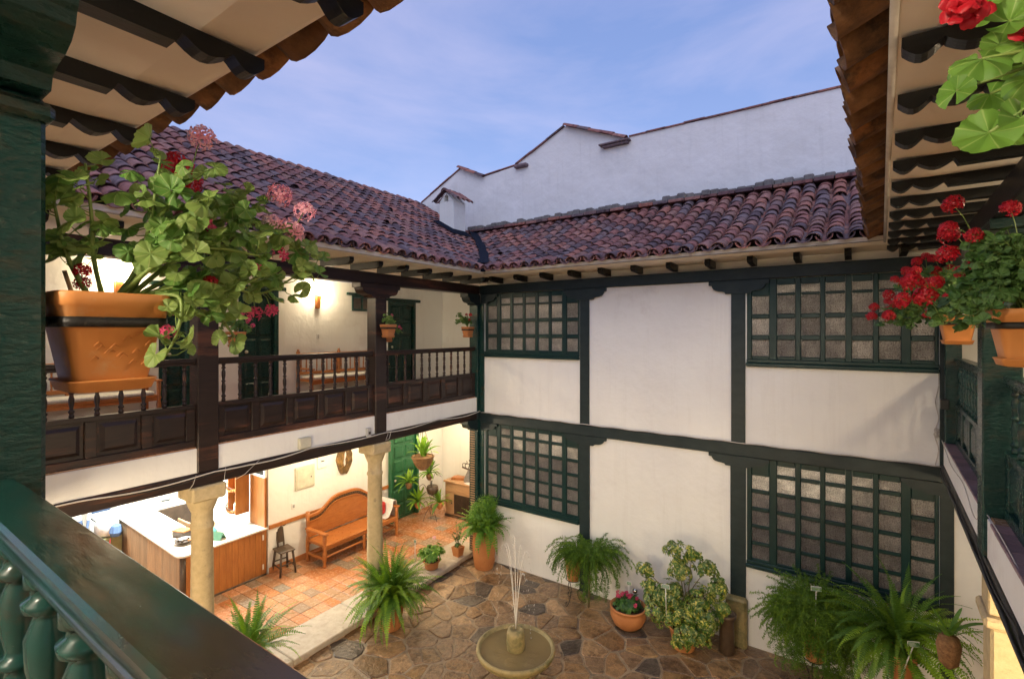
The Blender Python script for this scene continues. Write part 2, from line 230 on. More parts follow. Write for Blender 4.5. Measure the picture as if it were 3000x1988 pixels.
# ------------------------------------------------------------------ mesh helpers
class MB:
    def __init__(s, flip=1): s.v = []; s.f = []; s.sm = []; s.r = []; s.k = flip; s.cur = 0.0
    def vs(s, pts):
        b = len(s.v)
        for p in pts: s.v.append((p[0] * s.k, p[1], p[2]))
        return b
    def fc(s, idx, smooth=False):
        s.f.append(tuple(idx) if s.k > 0 else tuple(reversed(idx))); s.sm.append(smooth); s.r.append(s.cur)
    def box(s, x0, y0, z0, x1, y1, z1, b=.005, T=None):
        if x0 > x1: x0, x1 = x1, x0
        if y0 > y1: y0, y1 = y1, y0
        if z0 > z1: z0, z1 = z1, z0
        b = min(b, (x1 - x0) * .3, (y1 - y0) * .3, (z1 - z0) * .3)
        P = []
        for i in (0, 1):
            for j in (0, 1):
                for k in (0, 1):
                    c = ((x0, x1)[i], (y0, y1)[j], (z0, z1)[k]); d = ((b, -b)[i], (b, -b)[j], (b, -b)[k])
                    for a in range(3): P.append(tuple(c[q] + (0 if q == a else d[q]) for q in range(3)))
        if T: P = [tuple(T @ Vector(p)) for p in P]
        o = s.vs(P)
        def V(i, j, k, a): return o + (i * 4 + j * 2 + k) * 3 + a
        for a in range(3):
            for sd in (0, 1):
                q = []
                for (m, n) in ((0, 0), (1, 0), (1, 1), (0, 1)):
                    c = [0, 0, 0]; c[a] = sd; c[(a + 1) % 3] = m; c[(a + 2) % 3] = n; q.append(V(*c, a))
                s.fc(q if sd else q[::-1])
        for a in range(3):
            b1, b2 = (a + 1) % 3, (a + 2) % 3
            for m in (0, 1):
                for n in (0, 1):
                    c0 = [0, 0, 0]; c0[b1] = m; c0[b2] = n; c1 = list(c0); c1[a] = 1
                    q = [V(*c0, b1), V(*c1, b1), V(*c1, b2), V(*c0, b2)]
                    s.fc(q if m == n else q[::-1])
        for i in (0, 1):
            for j in (0, 1):
                for k in (0, 1):
                    q = [V(i, j, k, 0), V(i, j, k, 1), V(i, j, k, 2)]
                    s.fc(q if (i + j + k) % 2 else q[::-1])
    def grid(s, rows, closed=False, smooth=True, caps=False):
        n = len(rows[0]); o = [s.vs(r) for r in rows]
        for i in range(len(rows) - 1):
            for j in range(n if closed else n - 1):
                j2 = (j + 1) % n; s.fc((o[i] + j, o[i] + j2, o[i + 1] + j2, o[i + 1] + j), smooth)
        if caps: s.fc([o[0] + j for j in range(n)][::-1]); s.fc([o[-1] + j for j in range(n)])
    def lathe(s, prof, c=(0, 0, 0), seg=16, caps=True, sx=1, sy=1, smooth=True):
        rows = [[(c[0] + r * sx * math.cos(2 * math.pi * i / seg), c[1] + r * sy * math.sin(2 * math.pi * i / seg), c[2] + z) for i in range(seg)] for r, z in prof]
        s.grid(rows, True, smooth, caps)
    def tube(s, pts, r, seg=6, caps=True):
        pts = [Vector(p) for p in pts]; rows = []; up = Vector((0, 0, 1)); n = len(pts)
        rr = r if isinstance(r, (list, tuple)) else [r] * n
        for i, p in enumerate(pts):
            d = (pts[min(i + 1, n - 1)] - pts[max(i - 1, 0)])
            if d.length < 1e-9: d = Vector((0, 0, 1))
            d.normalize(); a = d.cross(up)
            if a.length < .05: a = d.cross(Vector((1, 0, 0)))
            a.normalize(); b = d.cross(a)
            rows.append([tuple(p + (a * math.cos(2 * math.pi * j / seg) - b * math.sin(2 * math.pi * j / seg)) * rr[i]) for j in range(seg)])
        s.grid(rows, True, True, caps)
    def prism(s, poly, a0, a1, axis='y'):
        # poly in the plane across axis: for 'y' (x,z), 'x' (y,z), 'z' (x,y)
        def P(p, a): return (p[0], a, p[1]) if axis == 'y' else ((a, p[0], p[1]) if axis == 'x' else (p[0], p[1], a))
        area = sum(poly[i][0] * poly[(i + 1) % len(poly)][1] - poly[(i + 1) % len(poly)][0] * poly[i][1] for i in range(len(poly)))
        if (area < 0) != (axis == 'y'): poly = poly[::-1]
        n = len(poly); o0 = s.vs([P(p, a0) for p in poly]); o1 = s.vs([P(p, a1) for p in poly])
        s.fc([o0 + i for i in range(n)][::-1]); s.fc([o1 + i for i in range(n)])
        for i in range(n): j = (i + 1) % n; s.fc((o0 + i, o0 + j, o1 + j, o1 + i))
    def mesh(s, name, m):
        me = bpy.data.meshes.new(name); me.from_pydata(s.v, [], s.f)
        me.polygons.foreach_set('use_smooth', s.sm)
        if any(s.r):
            at = me.attributes.new('rnd', 'FLOAT', 'FACE'); at.data.foreach_set('value', s.r)
        me.materials.append(M[m]); me.update(); return me
    def build(s, name, m, parent=None, loc=(0, 0, 0), rot=(0, 0, 0), kind=None, label=None):
        return put(name, s.mesh(name, m), parent, loc, rot, 1, kind, label)
def put(name, me, parent=None, loc=(0, 0, 0), rot=(0, 0, 0), scale=1, kind=None, label=None):
    o = bpy.data.objects.new(name, me); sc.collection.objects.link(o); o.location = loc; o.rotation_euler = rot
    o.scale = scale if isinstance(scale, (tuple, list)) else (scale,) * 3
    if parent: o.parent = parent
    if kind: o['kind'] = kind
    if label: o['label'] = label
    return o
def tag(o, label, cat, group=None):
    o['label'] = label; o['category'] = cat
    if group: o['group'] = group
    return o
def thing(name, label, cat, loc=(0, 0, 0), rz=0, group=None):
    o = bpy.data.objects.new(name, None); sc.collection.objects.link(o); o.location = loc; o.rotation_euler = (0, 0, rz); o.empty_display_size = .1
    return tag(o, label, cat, group)
def structure(name, mb, m, loc=(0, 0, 0), rz=0):
    o = mb.build(name, m, None, loc, (0, 0, rz)); o['kind'] = 'structure'; return o
def bx(name, m, parent, *c, b=.005, flip=1, label=None):
    q = MB(flip); q.box(*c, b=b); return q.build(name, m, parent, label=label)
def copy_tree(o, parent=None):
    c = o.copy(); sc.collection.objects.link(c)
    if parent: c.parent = parent
    for ch in list(o.children): copy_tree(ch, c)
    return c
def lamp(name, loc, energy, col, size=.08, parent=None, kind='POINT'):
    l = bpy.data.lights.new(name, kind); l.energy = energy; l.color = col
    if kind == 'POINT': l.shadow_soft_size = size
    o = bpy.data.objects.new(name, l); sc.collection.objects.link(o); o.location = loc
    if parent: o.parent = parent
    return o
# ------------------------------------------------------------------ the ground of the courtyard
g = MB(); g.box(-11, -6, -.3, 6, 14, -.02); structure('ground', g, 'mortar')
yard = MB(); yard.box(-6.9, -.6, -.018, 1.6, 8.6, .003, b=.001)
yard_o = structure('courtyard_paving', yard, 'mortar')
sites = []
rs = random.Random(4)
stp = .40; ny = 0; yy = -.5
while yy < 8.9:
    xx = -7.0 + (stp / 2 if ny % 2 else 0)
    while xx < 1.9:
        if rs.random() > .10: sites.append((xx + rs.uniform(-.17, .17), yy + rs.uniform(-.16, .16)))
        if rs.random() < .16: sites.append((xx + rs.uniform(.1, .3), yy + rs.uniform(.1, .3)))
        xx += stp
    yy += stp * .88; ny += 1
def clip(poly, mx, my, nx, ny_):
    out = []
    for i in range(len(poly)):
        a, b = poly[i], poly[(i + 1) % len(poly)]
        da = (a[0] - mx) * nx + (a[1] - my) * ny_; db = (b[0] - mx) * nx + (b[1] - my) * ny_
        if da <= 0: out.append(a)
        if (da < 0 < db) or (db < 0 < da):
            t = da / (da - db); out.append((a[0] + (b[0] - a[0]) * t, a[1] + (b[1] - a[1]) * t))
    return out
stones = []
for i, (sx, sy) in enumerate(sites):
    poly = [(sx - .6, sy - .6), (sx + .6, sy - .6), (sx + .6, sy + .6), (sx - .6, sy + .6)]
    for j, (tx, ty) in enumerate(sites):
        if i != j and abs(tx - sx) < 1.2 and abs(ty - sy) < 1.2:
            dx, dy = tx - sx, ty - sy; L_ = math.hypot(dx, dy)
            if L_ < .05: continue
            gap = rs.uniform(.005, .015)
            poly = clip(poly, (sx + tx) / 2 - dx / L_ * gap, (sy + ty) / 2 - dy / L_ * gap, dx / L_, dy / L_)
            if len(poly) < 3: break
    if len(poly) < 3: continue
    for nx_, ny_, mx_, my_ in ((-1, 0, -6.80, 0), (1, 0, 1.2, 0), (0, 1, 0, 8.29), (0, -1, 0, -.1)): 
        poly = clip(poly, mx_, my_, nx_, ny_)
        if len(poly) < 3: break
    if len(poly) < 3: continue
    cx = sum(p[0] for p in poly) / len(poly); cy = sum(p[1] for p in poly) / len(poly)
    out = []
    for k in range(len(poly)):
        a, b = poly[k], poly[(k + 1) % len(poly)]; n = max(1, int(math.hypot(b[0] - a[0], b[1] - a[1]) / .07))
        for q in range(n):
            t = q / n; px = a[0] + (b[0] - a[0]) * t; py = a[1] + (b[1] - a[1]) * t
            s_ = 1 - (.11 * rs.random() if q == 0 else .07 * rs.random())
            out.append(((px - cx) * s_, (py - cy) * s_))
    if len(out) < 5: continue
    stones.append((math.hypot(cx - 0, cy - 0) + (3 if cx < -6.5 else 0), cx, cy, out))
stones.sort(key=lambda s_: s_[0])
vis = [s_ for s_ in stones if (-.571 * s_[1] + .821 * s_[2]) > 3.2 and -1.15 < (.821 * s_[1] + .571 * s_[2]) / (-.571 * s_[1] + .821 * s_[2]) < 1.1]
vis = vis[:300]; vid = set(id(v_) for v_ in vis)
def stone_into(m, o2, ox, oy):
    h = rs.uniform(.008, .024); tx, ty = rs.uniform(-.012, .012), rs.uniform(-.012, .012)
    top = [(x_ * .95 + ox, y_ * .95 + oy, h + x_ * tx + y_ * ty) for x_, y_ in o2]; mid = [(x_ + ox, y_ + oy, h - .007 + x_ * tx + y_ * ty) for x_, y_ in o2]; bot = [(x_ + ox, y_ + oy, -.012) for x_, y_ in o2]
    m.grid([bot, mid, top], True, False); c = m.vs([(ox, oy, h + .004)]); o = c - len(o2)
    for k in range(len(o2)): m.fc((o + k, o + (k + 1) % len(o2), c), False)
rest = MB()
for s_ in stones:
    if id(s_) in vid:
        m = MB(); stone_into(m, s_[3], 0, 0); m.build('paving_stone', 'flagstone', yard_o, (s_[1], s_[2], 0))
    else: rest.cur = rs.random(); stone_into(rest, s_[3], s_[1], s_[2])
o = rest.build('paving_stones', 'flagstone', yard_o); o['kind'] = 'stuff'
# ------------------------------------------------------------------ wings
LW = thing('gallery_wing', 'long left gallery wing with red clay roof, brown timber balcony and stone columns', 'building', (-6.62, 8.31, 0), R(1.5))
BW = thing('house_wing', 'white back wing with green gridded windows above and below, facing the camera', 'building', (0, 0, 0))
RW = thing('gallery_wing', 'right gallery wing whose tan soffit and carved black rafters run down the right edge', 'building', (.9, 8.31, 0), R(-1.8))
NW = thing('gallery_wing', 'near gallery wing whose eave with round clay tiles fills the upper left corner', 'building', (1.02, .30, 0), R(90))
def bracket_poly(hw, z0, z1, pw=.13):
    h = z1 - z0; P = [(0, z1), (hw, z1), (hw, z1 - h * .30), (hw - .045, z1 - h * .34), (hw - .05, z1 - h * .46)]
    for k in range(5): a = k / 4 * math.pi / 2; P.append((hw - .06 - .13 * (1 - math.cos(a)), z1 - h * .5 - h * .30 * math.sin(a)))
    P += [(hw - .235, z1 - h * .86), (pw + .05, z0), (0, z0)]
    return P
def bracket(parent, m, c, z0, z1, d0, d1, along, flip=1, hw=.43, left=True, right=True):
    q = MB(flip); P = bracket_poly(hw, z0, z1); full = []
    if right: full += [(c + a, z) for a, z in P]
    else: full += [(c, z1), (c + .11, z1), (c + .11, z0), (c, z0)]
    if left: full += [(c - a, z) for a, z in P[::-1]][0:-1] if right else [(c - a, z) for a, z in P[::-1]]
    clean = []
    for p in full:
        if not clean or (abs(p[0] - clean[-1][0]) + abs(p[1] - clean[-1][1])) > 1e-5: clean.append(p)
    if abs(clean[0][0] - clean[-1][0]) + abs(clean[0][1] - clean[-1][1]) < 1e-5: clean.pop()
    q.prism(clean, d0, d1, along); return q.build('bracket', m, parent)
def rafter_mesh(flip, L, tip, zt, m, detail, wd=.09):
    # profile in (x,z); tip at x=tip, going back to -L
    P = [(-L, zt), (tip, zt)]
    def arc(x1, x0, zb, r):
        return [(x1 + (x0 - x1) * k / 6, zb - r * math.sin(math.pi * k / 6)) for k in range(7)]
    if detail:
        P += [(tip, zt - .035)] + arc(tip - .002, tip - .115, zt - .042, .038) + [(tip - .125, zt - .034)] + arc(tip - .13, tip - .29, zt - .042, .036) + [(tip - .30, zt - .038), (tip - .32, zt - .076), (-L, zt - .076)]
    else: P += [(tip, zt - .05), (tip - .03, zt - .085), (tip - .08, zt - .10), (-L, zt - .10)]
    q = MB(flip); q.prism(P, -wd / 2, wd / 2, 'y'); return q.mesh('rafter', m)
def baluster_mesh(h, r, m, seg=8):
    q = MB(); P = [(0, 1.0), (.06, 1.0), (.07, .8), (.10, .78), (.12, 1.15), (.15, 1.15), (.17, .75), (.2, .65), (.30, 1.0), (.40, 1.05), (.47, .72), (.5, .70), (.51, 1.05), (.535, 1.05), (.545, .70), (.57, .68), (.66, .95), (.76, 1.0), (.82, .66), (.84, .62), (.855, 1.05), (.885, 1.1), (.90, .75), (.93, .72), (.94, 1), (1.0, 1.0)]
    q.lathe([(r * b_, a_ * h) for a_, b_ in P], seg=seg); return q.mesh('baluster', m)
def balustrade(label, loc, rz, L, flip, m, seg=8, panels=5, mr=None, sp=.205, near=False, group=None):
    t = thing('balustrade', label, 'railing', loc, rz, group)
    q = MB(flip)
    if near:
        q.box(-.090, 0, 4.436, .0, L, 4.462, b=.006); q.tube([(-.088, 0, 4.436), (-.088, L, 4.436)], .0085, 12); q.box(-.080, 0, 4.408, -.012, L, 4.435, b=.006); 
    else: q.box(-.125, 0, 4.425, -.02, L, 4.475, b=.008); q.box(-.105, 0, 4.395, -.04, L, 4.426, b=.004)
    q.build('handrail', mr or m, t)
    q = MB(flip); q.box(-.12, 0, 3.875, -.03, L, 3.925); q.build('middle_rail', m, t)
    q = MB(flip); q.box(-.12, 0, 3.422, -.03, L, 3.50); q.build('bottom_rail', m, t)
    w = L / panels
    for i in range(panels + 1):
        c = min(max(i * w, .05), L - .05); q = MB(flip); q.box(-.115, c - .05, 3.501, -.035, c + .05, 3.874); q.build('stile', m, t)
    q = MB(flip); q.box(-.085, .02, 3.49, -.065, L - .02, 3.88, b=.001); q.build('backing_board', m, t)
    for i in range(panels):
        c = (i + .5) * w; hw = w / 2 - .075; q = MB(flip)
        q.box(-.066, c - hw, 3.53, -.058, c + hw, 3.845, b=.001)
        rows = [[(-.058, c - hw + .01, 3.54), (-.058, c + hw - .01, 3.54), (-.058, c + hw - .01, 3.835), (-.058, c - hw + .01, 3.835)],
                [(-.040, c - hw + .045, 3.575), (-.040, c + hw - .045, 3.575), (-.040, c + hw - .045, 3.80), (-.040, c - hw + .045, 3.80)]]
        q.grid(rows, True, False); q.fc((len(q.v) - 4, len(q.v) - 3, len(q.v) - 2, len(q.v) - 1)); q.build('panel', m, t)
    bm_ = baluster_mesh(.484, .033 if near else .024, m, seg); n = int(L / sp)
    for i in range(n): put('baluster', bm_, t, (-.072 * flip if not near else -.047, (i + .5) * L / n, 3.925))
    return t
# barrel tile
def tile_pts(L, r0, r1, up, thick=.014, segs=7):
    rows = []
    for (yy_, r) in ((0, r0), (L, r1)):
        rows.append([(math.cos(math.pi * k / segs) * r, yy_, (math.sin(math.pi * k / segs) * r * .82) * up) for k in range(segs + 1)])
    inn = []
    for (yy_, r) in ((0, r0 - thick), (L, r1 - thick)):
        inn.append([(math.cos(math.pi * k / segs) * r, yy_, (math.sin(math.pi * k / segs) * r * .82) * up) for k in range(segs + 1)])
    return rows, inn
def tile_into(q, M4, up, L=.40, r0=None, r1=None):
    r0 = r0 or TR0[0]; r1 = r1 or TR0[1]
    rows, inn = tile_pts(L, r0, r1, up)
    T = lambda p: tuple(M4 @ Vector(p))
    q.grid([[T(p) for p in r] for r in rows]); q.grid([[T(p) for p in r] for r in inn])
    o = len(q.v); n = len(rows[0])
    q.vs([T(p) for p in rows[0]] + [T(p) for p in inn[0]])
    for j in range(n - 1): q.fc((o + j, o + j + 1, o + n + j + 1, o + n + j))
TM = {}
TR0 = [.105, .082]
def tile_mesh(up, m):
    if (up, m) not in TM:
        q = MB(); tile_into(q, Matrix(), up); TM[(up, m)] = q.mesh('roof_tile', m)
    return TM[(up, m)]
def roof(parent, wing_T, eave, out_dir, along, n0, n1, sp, rows, zf, keep, m, name='roof', slope_x=True, under=None):
    """columns along `along`; d = distance from the eave; parent-local coordinates"""
    TR0[:] = [.145, .118] if m == 'eave_clay' else [.105, .082]
    base = MB(); base.cur = .3
    # underlay sheet
    D = rows * .235 + .1; st = 10
    us = []
    for i in range(st + 1):
        d0_ = .22 if m == 'eave_clay' else 0
        d = d0_ + (D - d0_) * i / st; us.append(d)
    a0, a1 = n0 * sp - sp / 2, n1 * sp
    def P(a, d, dz): v_ = eave + along * a - out_dir * d; return (v_.x, v_.y, zf(d) + dz)
    for i in range(st):
        na = max(2, int((a1 - a0) / .25))
        for j in range(na):
            aa, ab = a0 + (a1 - a0) * j / na, a0 + (a1 - a0) * (j + 1) / na
            q4 = [P(aa, us[i], -.07), P(ab, us[i], -.07), P(ab, us[i + 1], -.07), P(aa, us[i + 1], -.07)]
            cc = (aa + ab) / 2, (us[i] + us[i + 1]) / 2
            if keep(*cc) : o = base.vs(q4); base.fc((o, o + 1, o + 2, o + 3))
    rf = base.build(name, under or 'mortar_grey', parent)
    items = []; rr = random.Random(7)
    for c in range(n0, n1):
        jit = rr.uniform(-.012, .012)
        rows_ = rows
        for k in range(rows):
            d = k * .235
            for up in (1, -1):
                a = c * sp + (0 if up == 1 else sp / 2)
                if not keep(a, d + .12): continue
                if up == 1 and rr.random() < .004: continue
                v_ = eave + along * (a + jit + rr.uniform(-.011, .011)) - out_dir * (d + rr.uniform(-.014, .014) - (.05 if k == 0 else 0) - (.03 if up == -1 and k == 0 else 0))
                sl_ = math.atan2(zf(d + .3) - zf(d), .3) - .045
                z = zf(d) + (.005 if up == 1 else .045) + .012 
                yax = (-out_dir * math.cos(sl_)) + Vector((0, 0, math.sin(sl_))); yax.normalize()
                yax = (yax + along * rr.uniform(-.055, .055) + Vector((0, 0, rr.uniform(-.03, .03)))).normalized()
                zax = yax.cross(along) ; zax = zax if zax.z > 0 else -zax; zax = (zax + along * rr.uniform(-.12, .12)).normalized(); xax = yax.cross(zax).normalized(); zax = xax.cross(yax)
                M4 = Matrix(((xax.x, yax.x, zax.x, v_.x), (xax.y, yax.y, zax.y, v_.y), (xax.z, yax.z, zax.z, z), (0, 0, 0, 1)))
                w = wing_T @ Vector((v_.x, v_.y, z)); dep = -.571 * w.x + .821 * w.y; lat = .821 * w.x + .571 * w.y
                inv = dep > .3 and abs(lat / dep) < 1.05 and (w.z - 4.8) / dep < .68
                # only tiles that show: nearest cover tiles in view
                items.append((w.length + (0 if inv else 100) + (0 if up == 1 else (50 if m != 'eave_clay' else 0)), M4, up))
    items.sort(key=lambda t_: t_[0])
    rest_ = MB()
    for i, (dd, M4, up) in enumerate(items):
        if i < 300 and dd < 50:
            o = put('roof_tile', tile_mesh(up, m), rf); o.matrix_local = M4
        else: rest_.cur = rr.random(); tile_into(rest_, M4, up)
    if rest_.f: rest_.build('roof_tiles', m, rf, kind='stuff')
    return rf
X_, Y_ = Vector((1, 0, 0)), Vector((0, 1, 0))
TL = Matrix.Translation((-6.62, 8.31, 0)) @ Matrix.Rotation(R(1.5), 4, 'Z'); TR = Matrix.Translation((.9, 8.31, 0)) @ Matrix.Rotation(R(-1.8), 4, 'Z'); TN = Matrix.Translation((1.02, .30, 0)) @ Matrix.Rotation(R(90), 4, 'Z')
zl = lambda p: 6.0 + .50 * p + .012 * p * p
zb = lambda q: 6.0 + .34 * q + .05 * q * q
# left roof: local y from -9 to 2.45 ; distance p, eave u=.57
def keepL(a, d):
    w = TL @ Vector((.57 - d, a, 0)); q = w.y - 7.7
    return w.y < 10.8 and (q <= 0 or zl(d) > zb(q) + .0)
roof(LW, TL, Vector((.57, 0, 0)), X_, Y_, int(-8.6 / .24), int(2.5 / .24) + 1, .24, 20, zl, keepL, 'roof_clay')
def keepB(a, d):
    x = a; p = -6.05 - x
    return (p <= 0 or zb(d) > zl(p)) and x < 1.4
roof(BW, Matrix(), Vector((0, 7.7, 0)), -Y_, X_, int(-9.4 / .24), int(1.6 / .24), .24, 13, zb, keepB, 'roof_clay')
zr_ = lambda d: 6.0 + .42 * d
# right roof (outward = -x), near roof (outward = +x in its own frame, x = world Y)
roof(RW, TR, Vector((-.72, 0, 0)), -X_, Y_, int(-8.3 / .28), 2, .28, 5, zr_, lambda a, d: a < -.2 + 0 * d or d < .3, 'eave_clay')
roof(NW, TN, Vector((.87, 0, 0)), X_, Y_, int(-.2 / .28), int(7.2 / .28), .28, 5, zr_, lambda a, d: True, 'eave_clay')
# lower rows of roofing over the near and right galleries (beyond the five modelled rows)
for par, s in ((RW, -1), (NW, 1)):
    q = MB(s)
    y0, y1 = (-9.5, -.4) if s < 0 else (-1.5, 7.3)
    q.grid([[(-.2, y0, 6.42), (-.2, y1, 6.42)], [(-3.4, y0, 7.7), (-3.4, y1, 7.7)]], smooth=False); q.build('roof_slab', 'eave_clay', par)
TR0[:] = [.105, .082]
# valley flashing
q = MB(); rows = []
for i in range(13):
    qv = 3.1 * i / 12 - .03; h = zb(max(qv, 0)); a_, b_, c_ = .012, .50, 6.0 - h; p = (-b_ + math.sqrt(max(0, b_ * b_ - 4 * a_ * c_))) / (2 * a_)
    x0, y0 = -6.05 - p, 7.7 + qv; w = .095 + .015 * math.sin(i * 2.1)
    rows.append([(x0 - w * .74, y0 - w * .74, h + .165), (x0, y0, h + .15), (x0 + w * .74, y0 + w * .74, h + .155)])
q.grid(rows); q.box(-6.13, 7.60, 5.97, -5.98, 7.69, 6.06); q.build('valley_flashing', 'tar', BW)
# ridge of left roof and the brick flashing under the white wall
q = MB()
rr = random.Random(3); rz0 = zl(4.62)
for i in range(30):
    y = -8.2 + i * .36; M4 = Matrix.Translation((.57 - 4.72, y, rz0 - .03 + rr.uniform(0, .02))) @ Matrix.Rotation(rr.uniform(-.04, .04), 4, 'Z'); q.cur = rr.random(); tile_into(q, M4, 1, .42, .14, .12)
for i in range(14): pass
q.build('ridge_tiles', 'roof_clay', LW, kind='stuff')
q = MB(); q.grid([[(.57 - 4.72, -9, rz0 - .02), (.57 - 4.72, 2.5, rz0 - .02)], [(-7.8, -9, 7.2), (-7.8, 2.5, 7.2)]]); q.build('rear_slope', 'roof_clay', LW)
q = MB(); rr = random.Random(9)
for i in range(34):
    x = -8.9 + i * .33; h = zb(3.0); q.cur = rr.random(); q.box(x, 10.55 + rr.uniform(-.02, .02), h + .06, x + .31, 10.86, h + .115 + rr.uniform(0, .02)); 
q.build('flashing_course', 'roof_clay', BW, kind='stuff')
q = MB()
for i in range(68):
    x = -8.9 + i * .165; h = zb(3.0); a = .05 + rr.uniform(0, .07); q.box(x, 10.62 + rr.uniform(-.05, .05), h + .11, x + .17, 10.88, h + .13 + a, b=.02)
q.build('mortar_band', 'mortar_grey', BW)
# chimney
ch = MB(); cx, cy = -8.62, 9.70; ch.box(cx - .24, cy - .24, 6.6, cx + .24, cy + .24, 8.12, b=.012)
pr = [(cx - .24, 8.12), (cx + .24, 8.12), (cx, 8.34)]
cho = ch.build('chimney', 'plaster', BW)
q = MB(); q.prism([(cx - .24, 8.121), (cx - .07, 8.121), (cx - .07, 8.25), (cx, 8.30), (cx, 8.36)], cy - .24, cy + .24); q.prism([(cx + .07, 8.121), (cx + .24, 8.121), (cx, 8.36), (cx, 8.30), (cx + .07, 8.25)], cy - .24, cy + .24); q.build('chimney_gable', 'plaster', cho)
q = MB(); q.box(cx - .068, cy - .1, 8.122, cx + .068, cy + .2, 8.25); q.build('smoke_opening', 'soil', cho)  # dark block painted as the shade inside the chimney gable
tm1 = tile_mesh(1, 'roof_clay')
for sd in (-1, 1):
    for i in range(4):
        for k in range(2):
            sl_ = .62; d = .40 - k * .19
            yax = Vector((-sd * math.cos(sl_), 0, math.sin(sl_))); xax = Y_ * sd; zax = xax.cross(yax)
            if zax.z < 0: xax = -xax; zax = -zax
            pz = 8.40 - d * math.tan(sl_) * .95
            o = put('chimney_tile', tm1, cho); o.matrix_local = Matrix(((xax.x, yax.x, zax.x, cx + sd * d), (xax.y, yax.y, zax.y, cy - .27 + i * .18), (xax.z, yax.z, zax.z, pz), (0, 0, 0, 1))) @ Matrix.Scale(.72, 4)
for i in range(2): o = put('chimney_tile', tm1, cho, (cx, cy - .34 + i * .32, 8.37), (0, 0, 0), .95)
q = MB(); q.box(cx - .34, cy - .36, zb(1.6) - .2, cx + .36, cy + .32, zb(1.8) + .02); 
rows = []
q = MB()
for (dx, dy) in ((-.36, -.36), (.36, -.36), (.36, .36), (-.36, .36)): pass
def zroof(x, y): return max(zl(max(0, -6.05 - x)), zb(max(0, y - 7.7)))
ring0 = [(-.25, -.25), (.25, -.25), (.25, .25), (-.25, .25)]; 
q.grid([[(cx + a * 1.5, cy + b * 1.5, zroof(cx + a * 1.5, cy + b * 1.5) + .095) for a, b in ring0], [(cx + a * 1.02, cy + b * 1.02, zroof(cx + a, cy + b) + .17) for a, b in ring0]], True, False); q.build('chimney_flashing', 'tar', cho)
# ------------------------------------------------------------------ neighbour's tall wall
NB = thing('neighbour_house', 'tall bare whitewashed wall with small gables rising behind the back roof', 'building', (0, 10.9, 0))
q = MB(); prof = [(-10.95, 6), (-10.95, 8.72), (-9.36, 9.48), (-8.56, 9.10), (-7.45, 9.20), (-7.36, 9.26), (-5.94, 9.90), (-4.40, 9.26), (6, 9.26), (6, 6)]
q.prism(prof, 0, .4); q.build('wall', 'plaster_old', NB)
def coping(name, x0, z0, x1, z1, w=.34, m='roof_clay', n=None, r=.05):
    n = n or max(1, int(math.hypot(x1 - x0, z1 - z0) / .40)); q = MB(); rr = random.Random(int(abs(x0) * 100))
    for i in range(n):
        t0, t1 = i / n, (i + 1.05) / n; q.cur = rr.random(); dz = rr.uniform(0, .02)
        a, b = (x0 + (x1 - x0) * t0, z0 + (z1 - z0) * t0 + dz), (x0 + (x1 - x0) * t1, z0 + (z1 - z0) * t1 + dz)
        q.prism([(a[0], a[1] + .005), (b[0], b[1] + .005), (b[0], b[1] + r), (a[0], a[1] + r)], -w / 4 - rr.uniform(0, .02), .42)
    return q.build(name, m, NB, kind='stuff')
coping('coping', -8.56, 9.10, -7.4, 9.2, .08, r=.03); coping('coping', -4.3, 9.255, 6, 9.255, .10, r=.035)
coping('gable_coping', -10.95, 8.72, -9.42, 9.45, .1, r=.035); coping('gable_coping', -7.45, 9.20, -6.02, 9.86, .16, r=.045)
rr = random.Random(2); q = MB()
def slope_tiles(x0, z0, x1, z1, n):
    d = Vector((x1 - x0, 0, z1 - z0)).normalized(); up = Vector((-d.z, 0, d.x)); L_ = math.hypot(x1 - x0, z1 - z0)
    for i in range(n):
        for k in range(2):
            q.cur = rr.random(); p = Vector((x0, 0, z0)) + d * (L_ * (i + 1) / n) 
            tile_into(q, Matrix(((0, -d.x, up.x, p.x), (1, 0, 0, k * .2 - .04), (0, -d.z, up.z, p.z + .0 + rr.uniform(0, .015)), (0, 0, 0, 1))), 1, L_ / n + .08, .105, .09)
slope_tiles(-9.36, 9.46, -8.50, 9.06, 3); slope_tiles(-5.90, 9.86, -4.36, 9.22, 5)
q.build('gable_tiles', 'roof_clay', NB, kind='stuff')
q = MB(); q.box(-5.0, -.16, 9.16, -4.25, .1, 9.20, b=.01); q.box(-4.92, -.12, 9.11, -4.3, .1, 9.155); q.box(-7.45, -.12, 9.10, -7.05, .1, 9.20, b=.03); q.build('stub_eave', 'roof_clay', NB)
